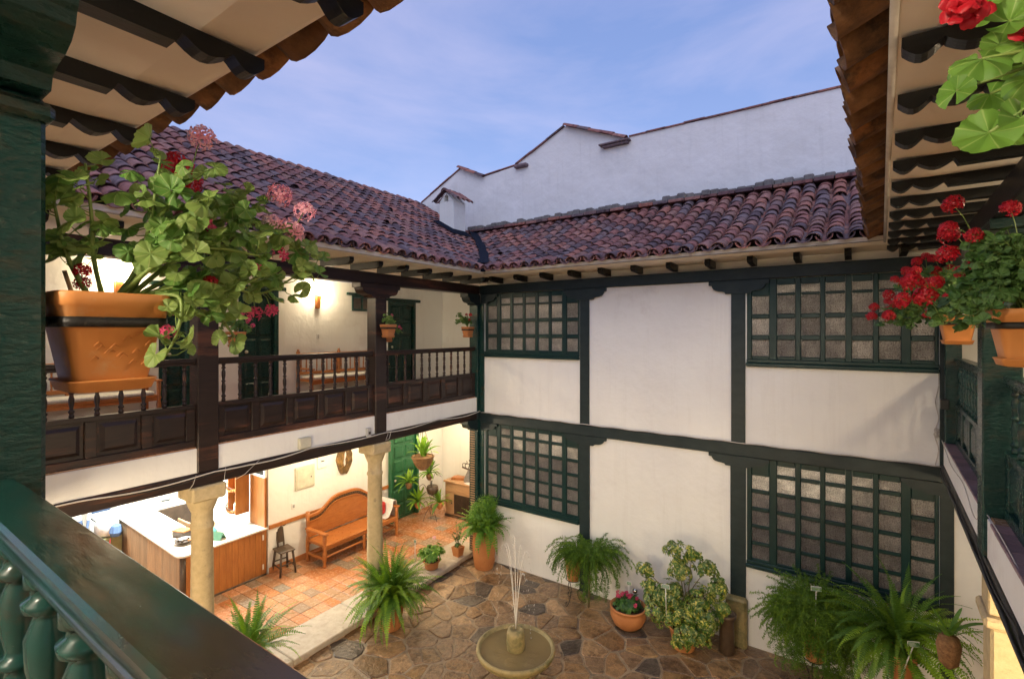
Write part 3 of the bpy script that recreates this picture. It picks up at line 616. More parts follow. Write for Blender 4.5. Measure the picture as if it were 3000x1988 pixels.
# ------------------------------------------------------------------ galleries
def gallery(root, s, side, y0, y1, posts, timber, soff, tip, edge, raf_y, detail, depth=2.8, raf_dx=.0, post_mat=None, post_w=.24):
    pm = post_mat or timber
    q = MB(s); q.box(-depth, y0, 3.28, -.021, y1, 3.419, b=.002); q.build('upper_floor', 'floor_tile', root)
    q = MB(s); q.box(-depth, y0, 2.99, -.27, y1, 3.05, b=.001); q.build('lower_ceiling', 'soffit_white', root)
    q = MB(s); q.box(-.02, y0, 3.112, .0, y1, 3.405, b=.004); q.box(-.20, y0, 3.112, -.022, y1, 3.30, b=.002); q.build('fascia', 'plaster', root)
    q = MB(s); q.box(-.26, y0, 2.95, .022, y1, 3.108, b=.012); q.build('lower_beam', timber, root)
    q = MB(s); q.box(-.20, y0, 5.59, .01, y1, 5.775, b=.012); q.build('upper_beam', timber, root)
    for p in posts:
        w = post_w / 2; q = MB(s); q.box(-.19, p - w, 3.112, .042 if side == 'near' else .028, p + w, 5.36, b=.01); q.build('post', pm, root)
        bracket(root, pm, p, 5.36, 5.588, -.185 * s, (.038 if side == 'near' else .024) * s, 'x', 1)
    # soffit
    q = MB(s); q.grid([[(-depth, y0, 5.905), (-depth, y1, 5.905)], [(edge - .25, y0, 5.905), (edge - .25, y1, 5.905)], [(edge - .03, y0, 5.925), (edge - .03, y1, 5.925)], [(edge, y0, 5.945), (edge, y1, 5.945)], [(edge, y0, 6.005), (edge, y1, 6.005)], [(edge - .3, y0, 6.04), (edge - .3, y1, 6.04)]], smooth=False)
    q.build('soffit', soff, root)
    if s < 0: q = MB(s); q.tube([(edge - .012, y0, 5.935), (edge - .012, y1, 5.935)], .016, 8); q.build('eave_bead', 'cable_white', root)
    me = rafter_mesh(s, depth if detail else .3, tip, 5.904, 'black_timber', detail, .078)
    for ry in raf_y: put('rafter', me, root, (0, ry, 0))
    return root
# left
gallery(LW, 1, 'left', -9, 0, [-2.75, -5.47, -8.2], 'brown_timber', 'soffit_white', .40, .57, [-.25 - .567 * i for i in range(15)], False)
def column(root, x, y, z0=.14, s=1, h=2.95, r=.125):
    q = MB(); q.lathe([(r * 1.06, z0), (r * 1.06, z0 + .10), (r, z0 + .13), (r * 1.05, 1.0), (r * .93, 2.38), (r * 1.03, 2.40), (r * 1.06, 2.42), (r * 1.03, 2.44), (r * .93, 2.46), (r * .93, 2.60), (r * 1.2, 2.68), (r * 1.42, 2.76), (r * 1.42, 2.765)], (x, y, 0), 28)
    q.box(x - .195, y - .195, 2.766, x + .195, y + .195, h - .002, b=.02)
    return q.build('column', 'column_stone', root)
for y in (-2.75, -5.47, -8.2): column(LW, -.13, y)
# corner timber post with lattice strips, lower and upper
q = MB(); q.box(-.20, -.10, 0, .02, .10, 5.36, b=.01); q.build('post', 'green_timber', LW)
q = MB()
for i in range(56): q.box(-.16, -.118, .16 + i * .05, -.04, -.101, .185 + i * .05, b=.004)
q.build('lattice_strip', 'grey_wood', LW)
bracket(LW, 'dark_timber', -.0, 5.36, 5.588, -.18, .022, 'x', 1, right=False)
bracket(LW, 'dark_timber', -.0, 2.72, 2.948, -.18, .018, 'x', 1, right=False)
bx('dark_beam_end', 'dark_timber', LW, -.05, -.12, 2.951, .03, .02, 3.109)
# back wall of left gallery, upper
W_ = -2.8
def wall_y(root, s, x0, x1, y0, y1, z0, z1, holes, m='plaster'):
    """wall slab in y-z with rectangular holes (y0,y1,z0,z1)"""
    ys = sorted({y0, y1, *[h[0] for h in holes], *[h[1] for h in holes]})
    q = MB(s)
    for a, b in zip(ys, ys[1:]):
        hz = sorted([(h[2], h[3]) for h in holes if h[0] < (a + b) / 2 < h[1]]); z = z0
        for c, d in hz:
            if c > z: q.box(x0, a, z, x1, b, c, b=0)
            z = d
        if z < z1: q.box(x0, a, z, x1, b, z1, b=0)
    return q.build('wall', m, root)
wall_y(LW, 1, W_ - .3, W_, -9, 2.0, 3.42, 5.9, [(-3.62, -2.84, 3.42, 5.60), (-1.08, -.46, 5.27, 5.62), (.0, .95, 3.42, 5.55), (-4.9, -4.15, 3.42, 5.55)])
q = MB(); q.box(W_ - .3, 2.0, 0, 12, 2.2, 5.9, b=0); q.build('corridor_wall', 'plaster', LW)
def door(root, x, y0, y1, z0, z1, m, s=1, cols=2, rows=5, lintel=True, panelm=None, hinge=None):
    q = MB(s); q.box(x - .10, y0, z0, x + .015, y0 + .08, z1); q.box(x - .10, y1 - .08, z0, x + .015, y1, z1); q.box(x - .10, y0 + .08, z1 - .08, x + .013, y1 - .08, z1)
    if lintel: q.box(x - .05, y0 - .14, z1 + .001, x + .05, y1 + .14, z1 + .07)
    fr = q.build('door_frame', m, root)
    q = MB(s); q.box(x - .09, y0 + .081, z0 + .01, x - .05, y1 - .081, z1 - .081); d = q.build('door', m, root)
    w = (y1 - y0 - .2) / cols; h = (z1 - z0 - .14) / rows
    for i in range(cols):
        for j in range(rows):
            ya, za_ = y0 + .1 + i * w + .03, z0 + .05 + j * h + .03
            q = MB(s); q.grid([[(x - .05, ya, za_), (x - .05, ya + w - .06, za_), (x - .05, ya + w - .06, za_ + h - .06), (x - .05, ya, za_ + h - .06)], [(x - .025, ya + .03, za_ + .03), (x - .025, ya + w - .09, za_ + .03), (x - .025, ya + w - .09, za_ + h - .09), (x - .025, ya + .03, za_ + h - .09)]], True, False)
            q.fc((4, 5, 6, 7)); q.build('door_panel', m, d)
    q = MB(s); q.lathe([(.005, 0), (.03, .01), (.03, .03), (.005, .045)], (0, 0, 0), 10); q.build('door_handle', 'box_cream', d, ((x - .04) * s, y0 + .16, z0 + 1.0), (0, R(90) * s, 0))
    return d
door(LW, W_, -3.62, -2.84, 3.42, 5.60, 'green_timber'); door(LW, W_, .0, .95, 3.42, 5.55, 'green_timber'); door(LW, W_, -4.9, -4.15, 3.42, 5.55, 'green_timber')
q = MB(); q.box(W_ - .1, -1.08, 5.27, W_ + .02, -.46, 5.32); q.box(W_ - .1, -1.08, 5.57, W_ + .02, -.46, 5.62); q.box(W_ - .1, -1.08, 5.321, W_ + .02, -1.03, 5.569); q.box(W_ - .1, -.51, 5.321, W_ + .02, -.46, 5.569); q.box(W_ - .04, -1.22, 5.621, W_ + .05, -.36, 5.68); q.box(W_ - .08, -.79, 5.321, W_, -.75, 5.569)
wn = q.build('small_window', 'green_timber', LW)
for i in range(2): bx('window_panel', 'dark_wood', wn, W_ - .06, -1.028 + i * .28, 5.322, W_ - .03, -.80 + i * .28, 5.568)
# ground floor of left gallery: raised floor with stone edge
FL = MB(); FL.box(-9.5, -9, -.1, -.10, 2.0, .105, b=.002); FLo = structure('gallery_floor', FL, 'grout', (-6.62, 8.31, 0), R(1.5))
tiles = []; tmv = []
for k in range(3):
    q = MB(); e_ = .143 - k * .001; q.box(-e_, -.099, 0, e_, .099, .022, b=.004); tmv.append(q.mesh('floor_tile', 'floor_tile'))
rest = MB(); rr = random.Random(5); cand = []
for i in range(24):
    for j in range(53):
        u = -.915 - i * .292; y = 1.89 - j * .204
        if u < -2.75 and y > -3.1: continue
        inv = -5.6 < y and u > -4.5
        cand.append((0 if (inv and u > -2.8) else 1, -y + abs(u) * .2, u, y))
cand.sort(); cand_in = cand[:300]
for c in cand_in: put('floor_tile', tmv[rr.randrange(3)], FLo, (c[2], c[3], .106), (rr.uniform(-.004, .004), rr.uniform(-.004, .004), 0))
for c in cand[300:]: rest.cur = rr.random(); rest.box(c[2] - .143, c[3] - .099, .106, c[2] + .143, c[3] + .099, .128, b=.003)
rest.build('floor_tiles', 'floor_tile', FLo, kind='stuff')
y = -9.0; rr = random.Random(8)
while y < .2:
    L_ = rr.uniform(1.0, 1.5); y2 = min(y + L_, .2); q = MB()
    q.box(-.765, y + .004, .05, -.06 + rr.uniform(-.015, .03), y2 - .004, .142, b=.014); q.build('curb_stone', 'curb_stone', FLo); y = y2
q = MB(); q.box(-.74, -9, -.05, -.12, .2, .049, b=.01); q.build('curb_base', 'mortar_grey', FLo)
# lower back wall of left gallery
q = MB(); q.box(W_ - .25, -3.05, .105, W_, 2.0, 2.99, b=.004); q.build('wall', 'plaster', LW)
q = MB(); q.box(W_ + .001, -3.04, .128, W_ + .022, .0, .24); q.build('baseboard', 'terracotta', LW)
q = MB(); q.box(W_ + .001, -3.04, .98, W_ + .03, .0, 1.06); q.build('chair_rail', 'orange_wood', LW)
mat('green_door', (.012, .085, .035), (.02, .11, .05), rough=.3, scale=6, bump=.3, bscale=30)
q = MB(); 
door(LW, W_ + .11, .0, .95, .13, 2.45, 'green_door', cols=2, rows=6)
# reception room shell
q = MB(); q.box(-8.6, -9, .105, -8.4, -2.6, 3.0, b=0); q.box(-8.4, -2.75, .105, W_ - .25, -2.6, 3.0, b=0); q.box(-8.6, -9.2, .105, W_, -9.0, 3.0, b=0); q.build('reception_wall', 'plaster', LW)
q = MB(); q.box(-8.6, -9, 2.96, W_, -2.6, 3.0, b=0); q.build('reception_ceiling', 'soffit_white', LW)
q = MB(); q.box(-3.0, -8.95, .105, -2.8, -6.0, 2.99, b=0); q.build('wall', 'plaster', LW)
balustrade('dark brown balustrade bay at the far end, beside the back wing corner', (-6.62, 8.31, 0), R(1.5), .1, 1, 'brown_timber') if False else None
def frame_loc(T, x, y): v_ = T @ Vector((x, y, 0)); return (v_.x, v_.y, 0)
G1 = 'balustrade bays of the left gallery'
balustrade('dark brown balustrade bay nearest the back wing corner, left gallery', frame_loc(TL, 0, -2.63), R(1.5), 2.52, 1, 'brown_timber', group=G1)
balustrade('dark brown balustrade bay in front of the cushioned bench, reddish panels at its left end', frame_loc(TL, 0, -5.35), R(1.5), 2.48, 1, 'brown_timber', group=G1)
balustrade('dark brown balustrade bay behind the big orange pot', frame_loc(TL, 0, -8.08), R(1.5), 2.49, 1, 'brown_timber', group=G1)
# right
gallery(RW, -1, 'right', -7.05, 0, [-3.12, -5.87], 'black_timber', 'soffit', .575, .61, [-.3 - .562 * i for i in range(16)], True, post_mat='green_timber', depth=2.6)
q = MB(-1); q.box(.0, -9.5, 3.405, -.025, .0, 3.43, b=.003); 
lm = None
qm = MB(-1); qm.box(-.13, 0, 0, .012, .185, .022, b=.004); lm = qm.mesh('ledge_brick', 'ledge_tile')
for i in range(48):
    yy_ = -.2 - i * .19
    if any(abs(yy_ + .09 - p) < .22 for p in (-3.12, -5.87, -8.6)): continue
    put('ledge_brick', lm, RW, (0, yy_ - .19 + .0, 3.406), (0, 0, U(-.01, .01)))
wall_y(RW, -1, -2.9, -2.6, -9.5, 2.0, 3.42, 5.9, [(-1.6, -.6, 3.42, 5.5), (-5.6, -4.6, 3.42, 5.5), (-3.6, -2.7, 3.42, 5.5)])
for a in (-1.6, -5.6, -3.6): door(RW, -2.6, a, a + (1.0 if a != -3.6 else .9), 3.42, 5.5, 'green_timber', s=-1)
q = MB(-1); q.box(-2.9, -9.5, 0, -2.6, -3.4, 2.99, b=0); q.build('wall', 'plaster', RW)
q = MB(-1); q.box(-1.2, -3.3, .1, -1.1, .22, 2.99, b=0); q.build('timber_partition', 'dark_timber', RW)
for k in range(14): bx('partition_board', 'green_timber', RW, 1.06, -3.25 + k * .245, .1, 1.099, -3.01 + k * .245, 2.98, b=.006)
q = MB(-1); q.box(-2.9, -9.5, -.05, -.02, 0, .10, b=0); q.build('lower_floor', 'floor_tile', RW)
for y in (-3.12, -5.87):
    q = MB(-1); q.box(-.34, y - .17, .0, -.01, y + .17, 2.62, b=.02); q.box(-.36, y - .21, 2.622, .03, y + .21, 2.70, b=.02); q.box(-.30, y - .15, 2.702, .0, y + .15, 2.949, b=.01); q.build('column', 'column_stone', RW)
G2 = 'balustrade bays of the right gallery'
balustrade('narrow dark green balustrade bay between the back wing corner and the first right post', frame_loc(TR, .06, -3.0), R(-1.8), 2.75, -1, 'green_timber', group=G2)
balustrade('dark green balustrade bay cut by the right edge of the picture', frame_loc(TR, .06, -5.75), R(-1.8), 2.5, -1, 'green_timber', group=G2)
bx('post', 'green_timber', RW, .0, -.27, 3.43, .15, -.1, 5.59)
# near gallery (own frame: +x toward the courtyard, +y toward the left)
gallery(NW, 1, 'near', -1.6, 6.72, [0.0, 2.745, 5.49], 'green_timber', 'soffit', .785, .79, [1.80 - .62 * 1 + .62 * i for i in range(-3, 9)], True, post_w=.25, post_mat='green_timber')
wall_y(NW, 1, -2.9, -2.8, -5, 7.3, 0, 5.9, [])
balustrade('glossy dark green handrail and balusters sweeping across the lower left foreground', (.90, .29, 0), R(90), 2.50, 1, 'rail_paint', seg=28, near=True, sp=.18)
for y in (0.0, 2.745, 5.49): column(NW, -.13, y, 0)
# near left post: moulded collar
bx('post_collar', 'green_timber', NW, -.20, 2.745 - .145, 5.30, .056, 2.745 + .145, 5.345, b=.012)
# ------------------------------------------------------------------ back wing
FY = 8.31
wins = [(-6.47, -4.24, 4.33, 5.589, True), (-1.39, .86, 4.33, 5.589, True), (-6.47, -4.24, 1.27, 2.884, False), (-1.39, .86, 1.27, 2.884, False)]
def wall_x(root, y0, y1, x0, x1, z0, z1, holes, m='plaster'):
    xs = sorted({x0, x1, *[h[0] for h in holes], *[h[1] for h in holes]}); q = MB()
    for a, b in zip(xs, xs[1:]):
        z = z0
        for c, d in sorted([(h[2], h[3]) for h in holes if h[0] < (a + b) / 2 < h[1]]):
            if c > z: q.box(a, y0, z, b, y1, c, b=0)
            z = d
        if z < z1: q.box(a, y0, z, b, y1, z1, b=0)
    return q.build('wall', m, root)
wall_x(BW, FY, FY + .22, -6.60, 3.5, 0, 5.60, [w[:4] for w in wins])
q = MB(); q.box(-6.60, FY - .035, 2.885, .93, FY - .001, 3.075, b=.01); q.build('lower_beam', 'dark_timber', BW)
q = MB(); q.box(-6.60, FY - .04, 5.59, 1.2, FY + .2, 5.775, b=.012); q.build('upper_beam', 'dark_timber', BW)
q = MB(); q.box(-6.5, FY + .1, 5.776, 3.5, FY + .22, 5.90, b=0); q.build('wall_head', 'soffit_white', BW)
for x0, x1 in ((-4.235, -4.03), (-1.62, -1.40)):
    bx('post', 'dark_timber', BW, x0, FY - .03, .0 if x0 < -3 else .72, x1, FY - .001, 2.884)
    bx('post', 'dark_timber', BW, x0 + .01, FY - .03, 3.076, x1 - .008, FY - .001, 5.40)
for c in (-4.13, -1.51):
    bracket(BW, 'dark_timber', c, 5.385, 5.588, FY - .045, FY - .002, 'y'); bracket(BW, 'dark_timber', c, 2.72, 2.884, FY - .045, FY - .002, 'y')
bracket(BW, 'dark_timber', -6.56, 5.385, 5.588, FY - .045, FY - .002, 'y', left=False); bracket(BW, 'dark_timber', -6.56, 2.72, 2.884, FY - .045, FY - .002, 'y', left=False)
bracket(BW, 'dark_timber', .90, 2.72, 2.884, FY - .045, FY - .002, 'y', right=False)
bx('corner_post', 'green_timber', BW, -6.60, FY - .03, 0, -6.48, FY - .001, 5.40); bx('corner_post', 'dark_timber', BW, .862, FY - .03, 0, 1.0, FY - .001, 5.40)
bx('stone_plinth', 'mossy_stone', BW, -1.67, FY - .16, -.02, -1.37, FY - .001, .73, b=.03)
cols = [.07, .41, .72, 1.02, 1.33, 1.63, 1.97]
up_rows = [(.10, .245), (.42, .245), (.735, .27), (1.045, .115)]; lo_rows = [(.085, .205), (.345, .205), (.60, .205), (.865, .21), (1.135, .21), (1.405, .125)]
for (x0, x1, z0, z1, upper) in wins:
    rows = up_rows if upper else lo_rows; ew = [.235] * 7; sc_ = (x1 - x0) / 2.25
    fr = MB(); zs = z0
    # stiles and bars as a real lattice: frame bars fill everything that is not a pane
    xs = [0] + [v_ for c in cols for v_ in (c * sc_, (c + .235) * sc_)] + [x1 - x0]
    for i in range(0, len(xs) - 1, 2): fr.box(x0 + xs[i] + .0005, FY + .0, z0 + .001, x0 + xs[i + 1] - .0005, FY + .055, z1 - .001, b=.008)
    zr = [0] + [v_ for c, h in rows for v_ in (c, c + h)] + [z1 - z0]
    for ci in range(7):
        xa, xb = x0 + xs[2 * ci + 1], x0 + xs[2 * ci + 2]
        for i in range(0, len(zr) - 1, 2):
            a, b = zr[i], zr[i + 1]
            if ci in (0, 6) and i >= len(zr) - 4: a, b = (zr[-4], zr[-1]) if i == len(zr) - 4 else (0, 0)
            if b > a: fr.box(xa + .0005, FY + .006, z0 + a + .001, xb - .0005, FY + .050, z0 + b - .001, b=.008)
    # outer sash lines
    wn = fr.build('window', 'green_frame', BW)
    sl_ = MB(); sl_.box(x0 - .01, FY - .05, z0 - .06, x1 + .0, FY + .05, z0 - .001, b=.012); sl_.box(x0 - .0, FY - .03, z0 + .0, x1 - .0, FY - .001, z0 + .055, b=.01); sl_.build('sill', 'green_frame', wn)
    for ci in range(7):
        xa, xb = x0 + xs[2 * ci + 1], x0 + xs[2 * ci + 2]
        for ri, (c, h) in enumerate(rows):
            if ci in (0, 6) and ri == len(rows) - 1: continue
            q = MB(); w2, h2 = (xb - xa) / 2 - .0, h / 2; q.box(-w2 - .002, -.003, -h2 - .002, w2 + .002, .003, h2 + .002, b=.001)
            q.build('pane', 'rippled_glass', wn, ((xa + xb) / 2, FY + .03, z0 + c + h2))
for (x0, x1, zz0, zz1) in ((-6.44, -4.28, 1.15, 2.42), (-1.36, .84, 1.15, 2.42)): bx('inner_screen', 'dark_wood', BW, x0, FY + .13, zz0, x1, FY + .15, zz1)  # added boards, block the lamps behind all but the top pane rows
# corridor inside the back wing
q = MB(); q.box(-9.7, FY + .02, 3.00, -6.62, 10.29, 3.418, b=0); q.box(-6.6, FY + .22, 3.0, 3.5, 10.3, 3.42, b=0); q.build('corridor_floor', 'floor_tile', BW)
q = MB(); q.box(-9.7, FY + .02, 5.911, 3.5, 10.3, 5.95, b=0); q.build('corridor_ceiling', 'soffit_white', BW)
q = MB(); q.box(-6.3, FY + .22, -.1, 3.5, 10.3, .1, b=0); q.build('lower_floor', 'floor_tile', BW)
q = MB(); q.box(3.3, FY + .2, 0, 3.5, 10.5, 5.9, b=0); q.build('end_wall', 'plaster', BW)
q = MB(); q.grid([[(-6.7, FY + .03, 5.909), (.9, FY + .03, 5.909)], [(-6.2, FY - .46, 5.909), (.55, FY - .46, 5.909)], [(-6.08, FY - .58, 5.945), (.35, FY - .58, 5.945)], [(-6.08, FY - .58, 6.0), (.35, FY - .58, 6.0)], [(-6.2, FY - .3, 6.05), (.5, FY - .3, 6.05)]], smooth=False); q.build('soffit', 'soffit_white', BW)
q = MB(); q.prism([(8.0, 5.904), (7.93, 5.904), (7.91, 5.85), (7.95, 5.81), (8.31, 5.79), (8.31, 5.904)], -.04, .04, 'x'); me = q.mesh('rafter', 'black_timber')
for i in range(12): put('rafter', me, BW, (-6.03 + .593 * i, 0, 0))
q = MB(); q.tube([(-6.6, 8.3, 5.85), (-6.2, 7.9, 5.86)], .04, 4); q.build('rafter', 'dark_timber', BW)
# ------------------------------------------------------------------ plants
def V3(*a): return Vector(a)
def look(n, up=None, spin=0.0):
    """rotation whose local z = n"""
    n = n.normalized(); q = n.to_track_quat('Z', 'Y'); return (q @ Euler((0, 0, spin)).to_quaternion()).to_euler()
def geranium_leaf(Rr, cup, pleat, seed, m):
    r_ = random.Random(seed); q = MB(); n = 58; rows = []
    for rr_ in (.0, .25, .5, .75, .93, 1.0):
        row = []
        for i in range(n + 1):
            th = R(-158) + R(316) * i / n
            lobe = abs(math.cos(th * 1.45)) ; rad = Rr * rr_ * (.84 + .12 * lobe + (.045 * abs(math.sin(th * 8.7)) if rr_ == 1 else 0)) * (1 - .12 * abs(th) / math.pi) * (1 + r_.uniform(-.02, .02) * (rr_ == 1))
            z = cup * rad * rad / Rr + pleat * rad * .8 * math.cos(th * 2.9 * 2) - .18 * rad * max(0, rr_ - .7) * (1 + math.sin(th * 3 + seed)) + (.10 * rad * math.sin(th * 1.5 + seed))
            row.append((math.sin(th) * rad, math.cos(th) * rad, z))
        rows.append(row)
    q.grid(rows[::-1]); return q.mesh('leaf', m)
GL = {m: [geranium_leaf(.040, c, p, i, m) for i, (c, p) in enumerate([(.25, .07), (-.2, .06), (.5, .09), (.1, .05), (-.45, .07)])] for m in ('geranium_leaf', 'geranium_dark', 'geranium_near')}
def flower_mesh(rad, n, m, seed, petal=.011, lily=False):
    r_ = random.Random(seed); q = MB()
    for i in range(n):
        z = 1 - 1.55 * (i + .5) / n; ph = i * 2.399; s_ = math.sqrt(max(0, 1 - z * z)); d = V3(s_ * math.cos(ph), s_ * math.sin(ph), z)
        d = (d + V3(r_.uniform(-.2, .2), r_.uniform(-.2, .2), r_.uniform(-.2, .2))).normalized(); c = d * rad * r_.uniform(.75, 1.05)
        a = d.orthogonal().normalized(); b = d.cross(a); q.cur = 0
        for k in range(5):
            t = k * 2 * math.pi / 5 + r_.uniform(-.2, .2); e_ = a * math.cos(t) + b * math.sin(t); f_ = -a * math.sin(t) + b * math.cos(t); P = petal * r_.uniform(.8, 1.25)
            pts = [c, c + e_ * P * .6 + f_ * P * .30 + d * P * .45, c + e_ * P * 1.25 + f_ * P * .12 + d * P * .30, c + e_ * P * 1.25 - f_ * P * .12 + d * P * .30, c + e_ * P * .6 - f_ * P * .30 + d * P * .45]
            o = q.vs([tuple(p) for p in pts]); q.fc((o, o + 1, o + 2, o + 3, o + 4))
    return q.mesh('flower_head', m)
FM = {'red': [flower_mesh(.034, 26, 'petal_red', i, .015) for i in range(3)], 'pink': [flower_mesh(.034, 20, 'petal_pink', i, .0145) for i in range(3)], 'hot': [flower_mesh(.020, 8, 'petal_hot', i, .014) for i in range(2)], 'single': [flower_mesh(.012, 5, 'petal_hot', 5, .020)]}
def square_pot(parent, w, h, z0, m='plastic_clay', holder=True, saucer=True, side=0, rot=0):
    def ring(s_, z, r=.18):
        P = []; n = 4; k = s_ / 2; c = k * (1 - r * 1.6)
        for cx_, cy_, a0 in ((c, c, 0), (-c, c, 90), (-c, -c, 180), (c, -c, 270)):
            for j in range(5): a = R(a0 + j * 22.5); P.append((cx_ + (k - c) * math.cos(a), cy_ + (k - c) * math.sin(a), z))
        return P
    q = MB(); b = w * .68
    q.grid([ring(b, z0 + .012), ring(b * 1.01, z0 + .02), ring(w * .93, z0 + h * .74), ring(w * 1.0, z0 + h * .75), ring(w * 1.02, z0 + h * .86), ring(w * 1.06, z0 + h * .87), ring(w * 1.07, z0 + h * .985), ring(w * 1.05, z0 + h), ring(w * .98, z0 + h), ring(w * .96, z0 + h * .9)], True, True)
    q.fc(range(20)[::-1]) ; pot = q.build('pot', m, parent)
    q = MB(); q.grid([ring(w * .97, z0 + h * .9), ring(w * .02, z0 + h * .93)], True); q.build('soil', 'soil', parent)
    if saucer:
        q = MB(); q.grid([ring(b * .9, z0), ring(b * 1.12, z0 + .004), ring(b * 1.22, z0 + .028), ring(b * 1.26, z0 + .03), ring(b * 1.24, z0 + .034), ring(b * 1.1, z0 + .011), ring(b * .5, z0 + .011)], True); q.build('saucer', m, parent)
    if holder:
        q = MB(); o_ = ring(w * 1.015, 0); rows = []
        zz_ = z0 + h * .655
        q.grid([[(x, y, zz_ + dz) for x, y, _ in ring(w * f, 0)] for f, dz in ((.99, 0), (1.02, 0), (1.02, .026), (.99, .026), (.99, 0))], True)
        q.build('holder_ring', 'iron', parent)
    return pot
def bez(pts, n=10):
    """smooth path through points"""
    P = [Vector(p) for p in pts]
    if len(P) == 2: return [P[0].lerp(P[1], i / n) for i in range(n + 1)]
    out = []; Q = [P[0] * 2 - P[1]] + P + [P[-1] * 2 - P[-2]]
    for i in range(1, len(Q) - 2):
        for k in range(n):
            t = k / n; a, b, c, d = Q[i - 1], Q[i], Q[i + 1], Q[i + 2]
            out.append(.5 * ((2 * b) + (c - a) * t + (2 * a - 5 * b + 4 * c - d) * t * t + (-a + 3 * b - 3 * c + d) * t * t * t))
    out.append(P[-1]); return out
def geranium(parent, branches, leafm, per, scale=1.0, flowers=(), stemr=.006, pet=.075, seed=1, upbias=.6, bias=V3(0, 0, 0), stem_m='stem_green', face=V3(0, 0, 0)):
    r_ = random.Random(seed); st = MB(); leaves = GL[leafm]; n = 0
    for br in branches:
        path = bez(br, 6); L_ = len(path)
        st.tube(path, [stemr * (1.15 - .7 * i / L_) for i in range(L_)], 6)
        cnt = max(3, int(per * sum((path[i + 1] - path[i]).length for i in range(L_ - 1)) / .1))
        for k in range(cnt):
            t = (k + r_.random()) / cnt; t = .30 + .70 * t; i = min(L_ - 2, int(t * (L_ - 1))); p = path[i].lerp(path[i + 1], t * (L_ - 1) - i)
            d = V3(r_.gauss(0, 1), r_.gauss(0, 1), r_.gauss(0, .7) + upbias) + bias; d.normalize()
            q_ = p + d * pet * scale * r_.uniform(.5, 1.25)
            mid = p.lerp(q_, .5) + V3(0, 0, -.008)
            st.tube([p, mid, q_], [.0016 * scale * 1.2, .0014 * scale * 1.2, .0012 * scale * 1.2], 4)
            nrm = V3(r_.gauss(0, .5), r_.gauss(0, .5), .62 + r_.gauss(0, .25)) + d * .35 + bias * .5 + face
            put('leaf', leaves[r_.randrange(5)], parent, q_, look(nrm, spin=r_.uniform(0, 6.28)), scale * r_.uniform(.6, 1.2)); n += 1
    for (x, y, z, col, s_) in flowers:
        # nearest branch point feeds the flower stalk
        p = Vector((x, y, z)); best = min((pp for br in branches for pp in bez(br, 4)), key=lambda v_: (v_ - p).length)
        st.tube([best, best.lerp(p, .5) + V3(0, 0, .015), p], .0017, 5)
        put('flower_head', FM[col][r_.randrange(len(FM[col]))], parent, p, (r_.uniform(-.5, .5), r_.uniform(-.5, .5), r_.uniform(0, 6)), s_)
    st.build('stem', stem_m, parent)
# --- the big geranium hanging on the near left post
T0 = (-1.715, .485, 4.64)
def loc(ps, o=T0): return [tuple(a - b for a, b in zip(p, o)) for p in ps]
pg = thing('potted_geranium', 'sprawling pink geranium in big orange plastic pot, hung on the near left post', 'potted plant', T0)
square_pot(pg, .235, .262, 0)
# embossed vine on the pot front
q = MB()
for k in range(3):
    a0 = k * 2.1
    for j in range(5):
        yy_ = -.055 + .028 * j + .006 * k; zz_ = .085 + .022 * k + .018 * math.sin(j * 1.3 + a0); xx_ = .0835 + (zz_ - .02) * .155
        q.tube([(xx_, yy_, zz_), (xx_ + .0012, yy_ + .010, zz_ + .012), (xx_, yy_ + .018, zz_ + .004)], .0011, 4)
q.build('embossed_vine', 'plastic_clay', pg)
q = MB(); q.box(-.02, -.14, .172, .02, -.10, .198); q.box(-.02, -.165, .12, .02, -.155, .23); q.build('wall_bracket', 'iron', pg)
brs = [[(-1.70, .50, 4.88), (-1.665, .545, 4.98), (-1.64, .57, 5.12), (-1.61, .585, 5.30)],
       [(-1.64, .57, 5.10), (-1.62, .62, 5.18), (-1.60, .66, 5.28)],
       [(-1.70, .48, 4.88), (-1.67, .45, 5.0), (-1.65, .44, 5.11), (-1.66, .43, 5.24)],
       [(-1.72, .46, 4.88), (-1.69, .40, 5.0), (-1.67, .37, 5.13)],
       [(-1.70, .50, 4.88), (-1.65, .58, 5.0), (-1.62, .70, 5.14), (-1.60, .80, 5.20)],
       [(-1.70, .52, 4.88), (-1.64, .65, 5.02), (-1.58, .85, 5.12), (-1.58, .98, 5.08), (-1.60, 1.06, 4.98)],
       [(-1.69, .52, 4.88), (-1.66, .66, 4.97), (-1.66, .78, 4.95), (-1.66, .90, 4.93), (-1.60, 1.0, 5.0)],
       [(-1.69, .54, 4.89), (-1.62, .64, 4.93), (-1.60, .72, 4.86), (-1.63, .80, 4.78)],
       [(-1.68, .54, 4.89), (-1.59, .62, 4.90), (-1.57, .61, 4.80), (-1.575, .575, 4.72)],
       [(-1.70, .50, 4.88), (-1.60, .60, 5.02), (-1.58, .72, 5.05), (-1.56, .84, 5.04)],
       [(-1.71, .53, 4.88), (-1.72, .64, 5.08), (-1.70, .78, 5.16), (-1.66, .90, 5.22)],
       [(-1.71, .50, 4.88), (-1.60, .56, 4.98), (-1.56, .64, 5.08), (-1.55, .70, 5.16)],
       [(-1.70, .52, 4.88), (-1.62, .68, 4.90), (-1.58, .78, 4.94), (-1.58, .86, 4.98)]]
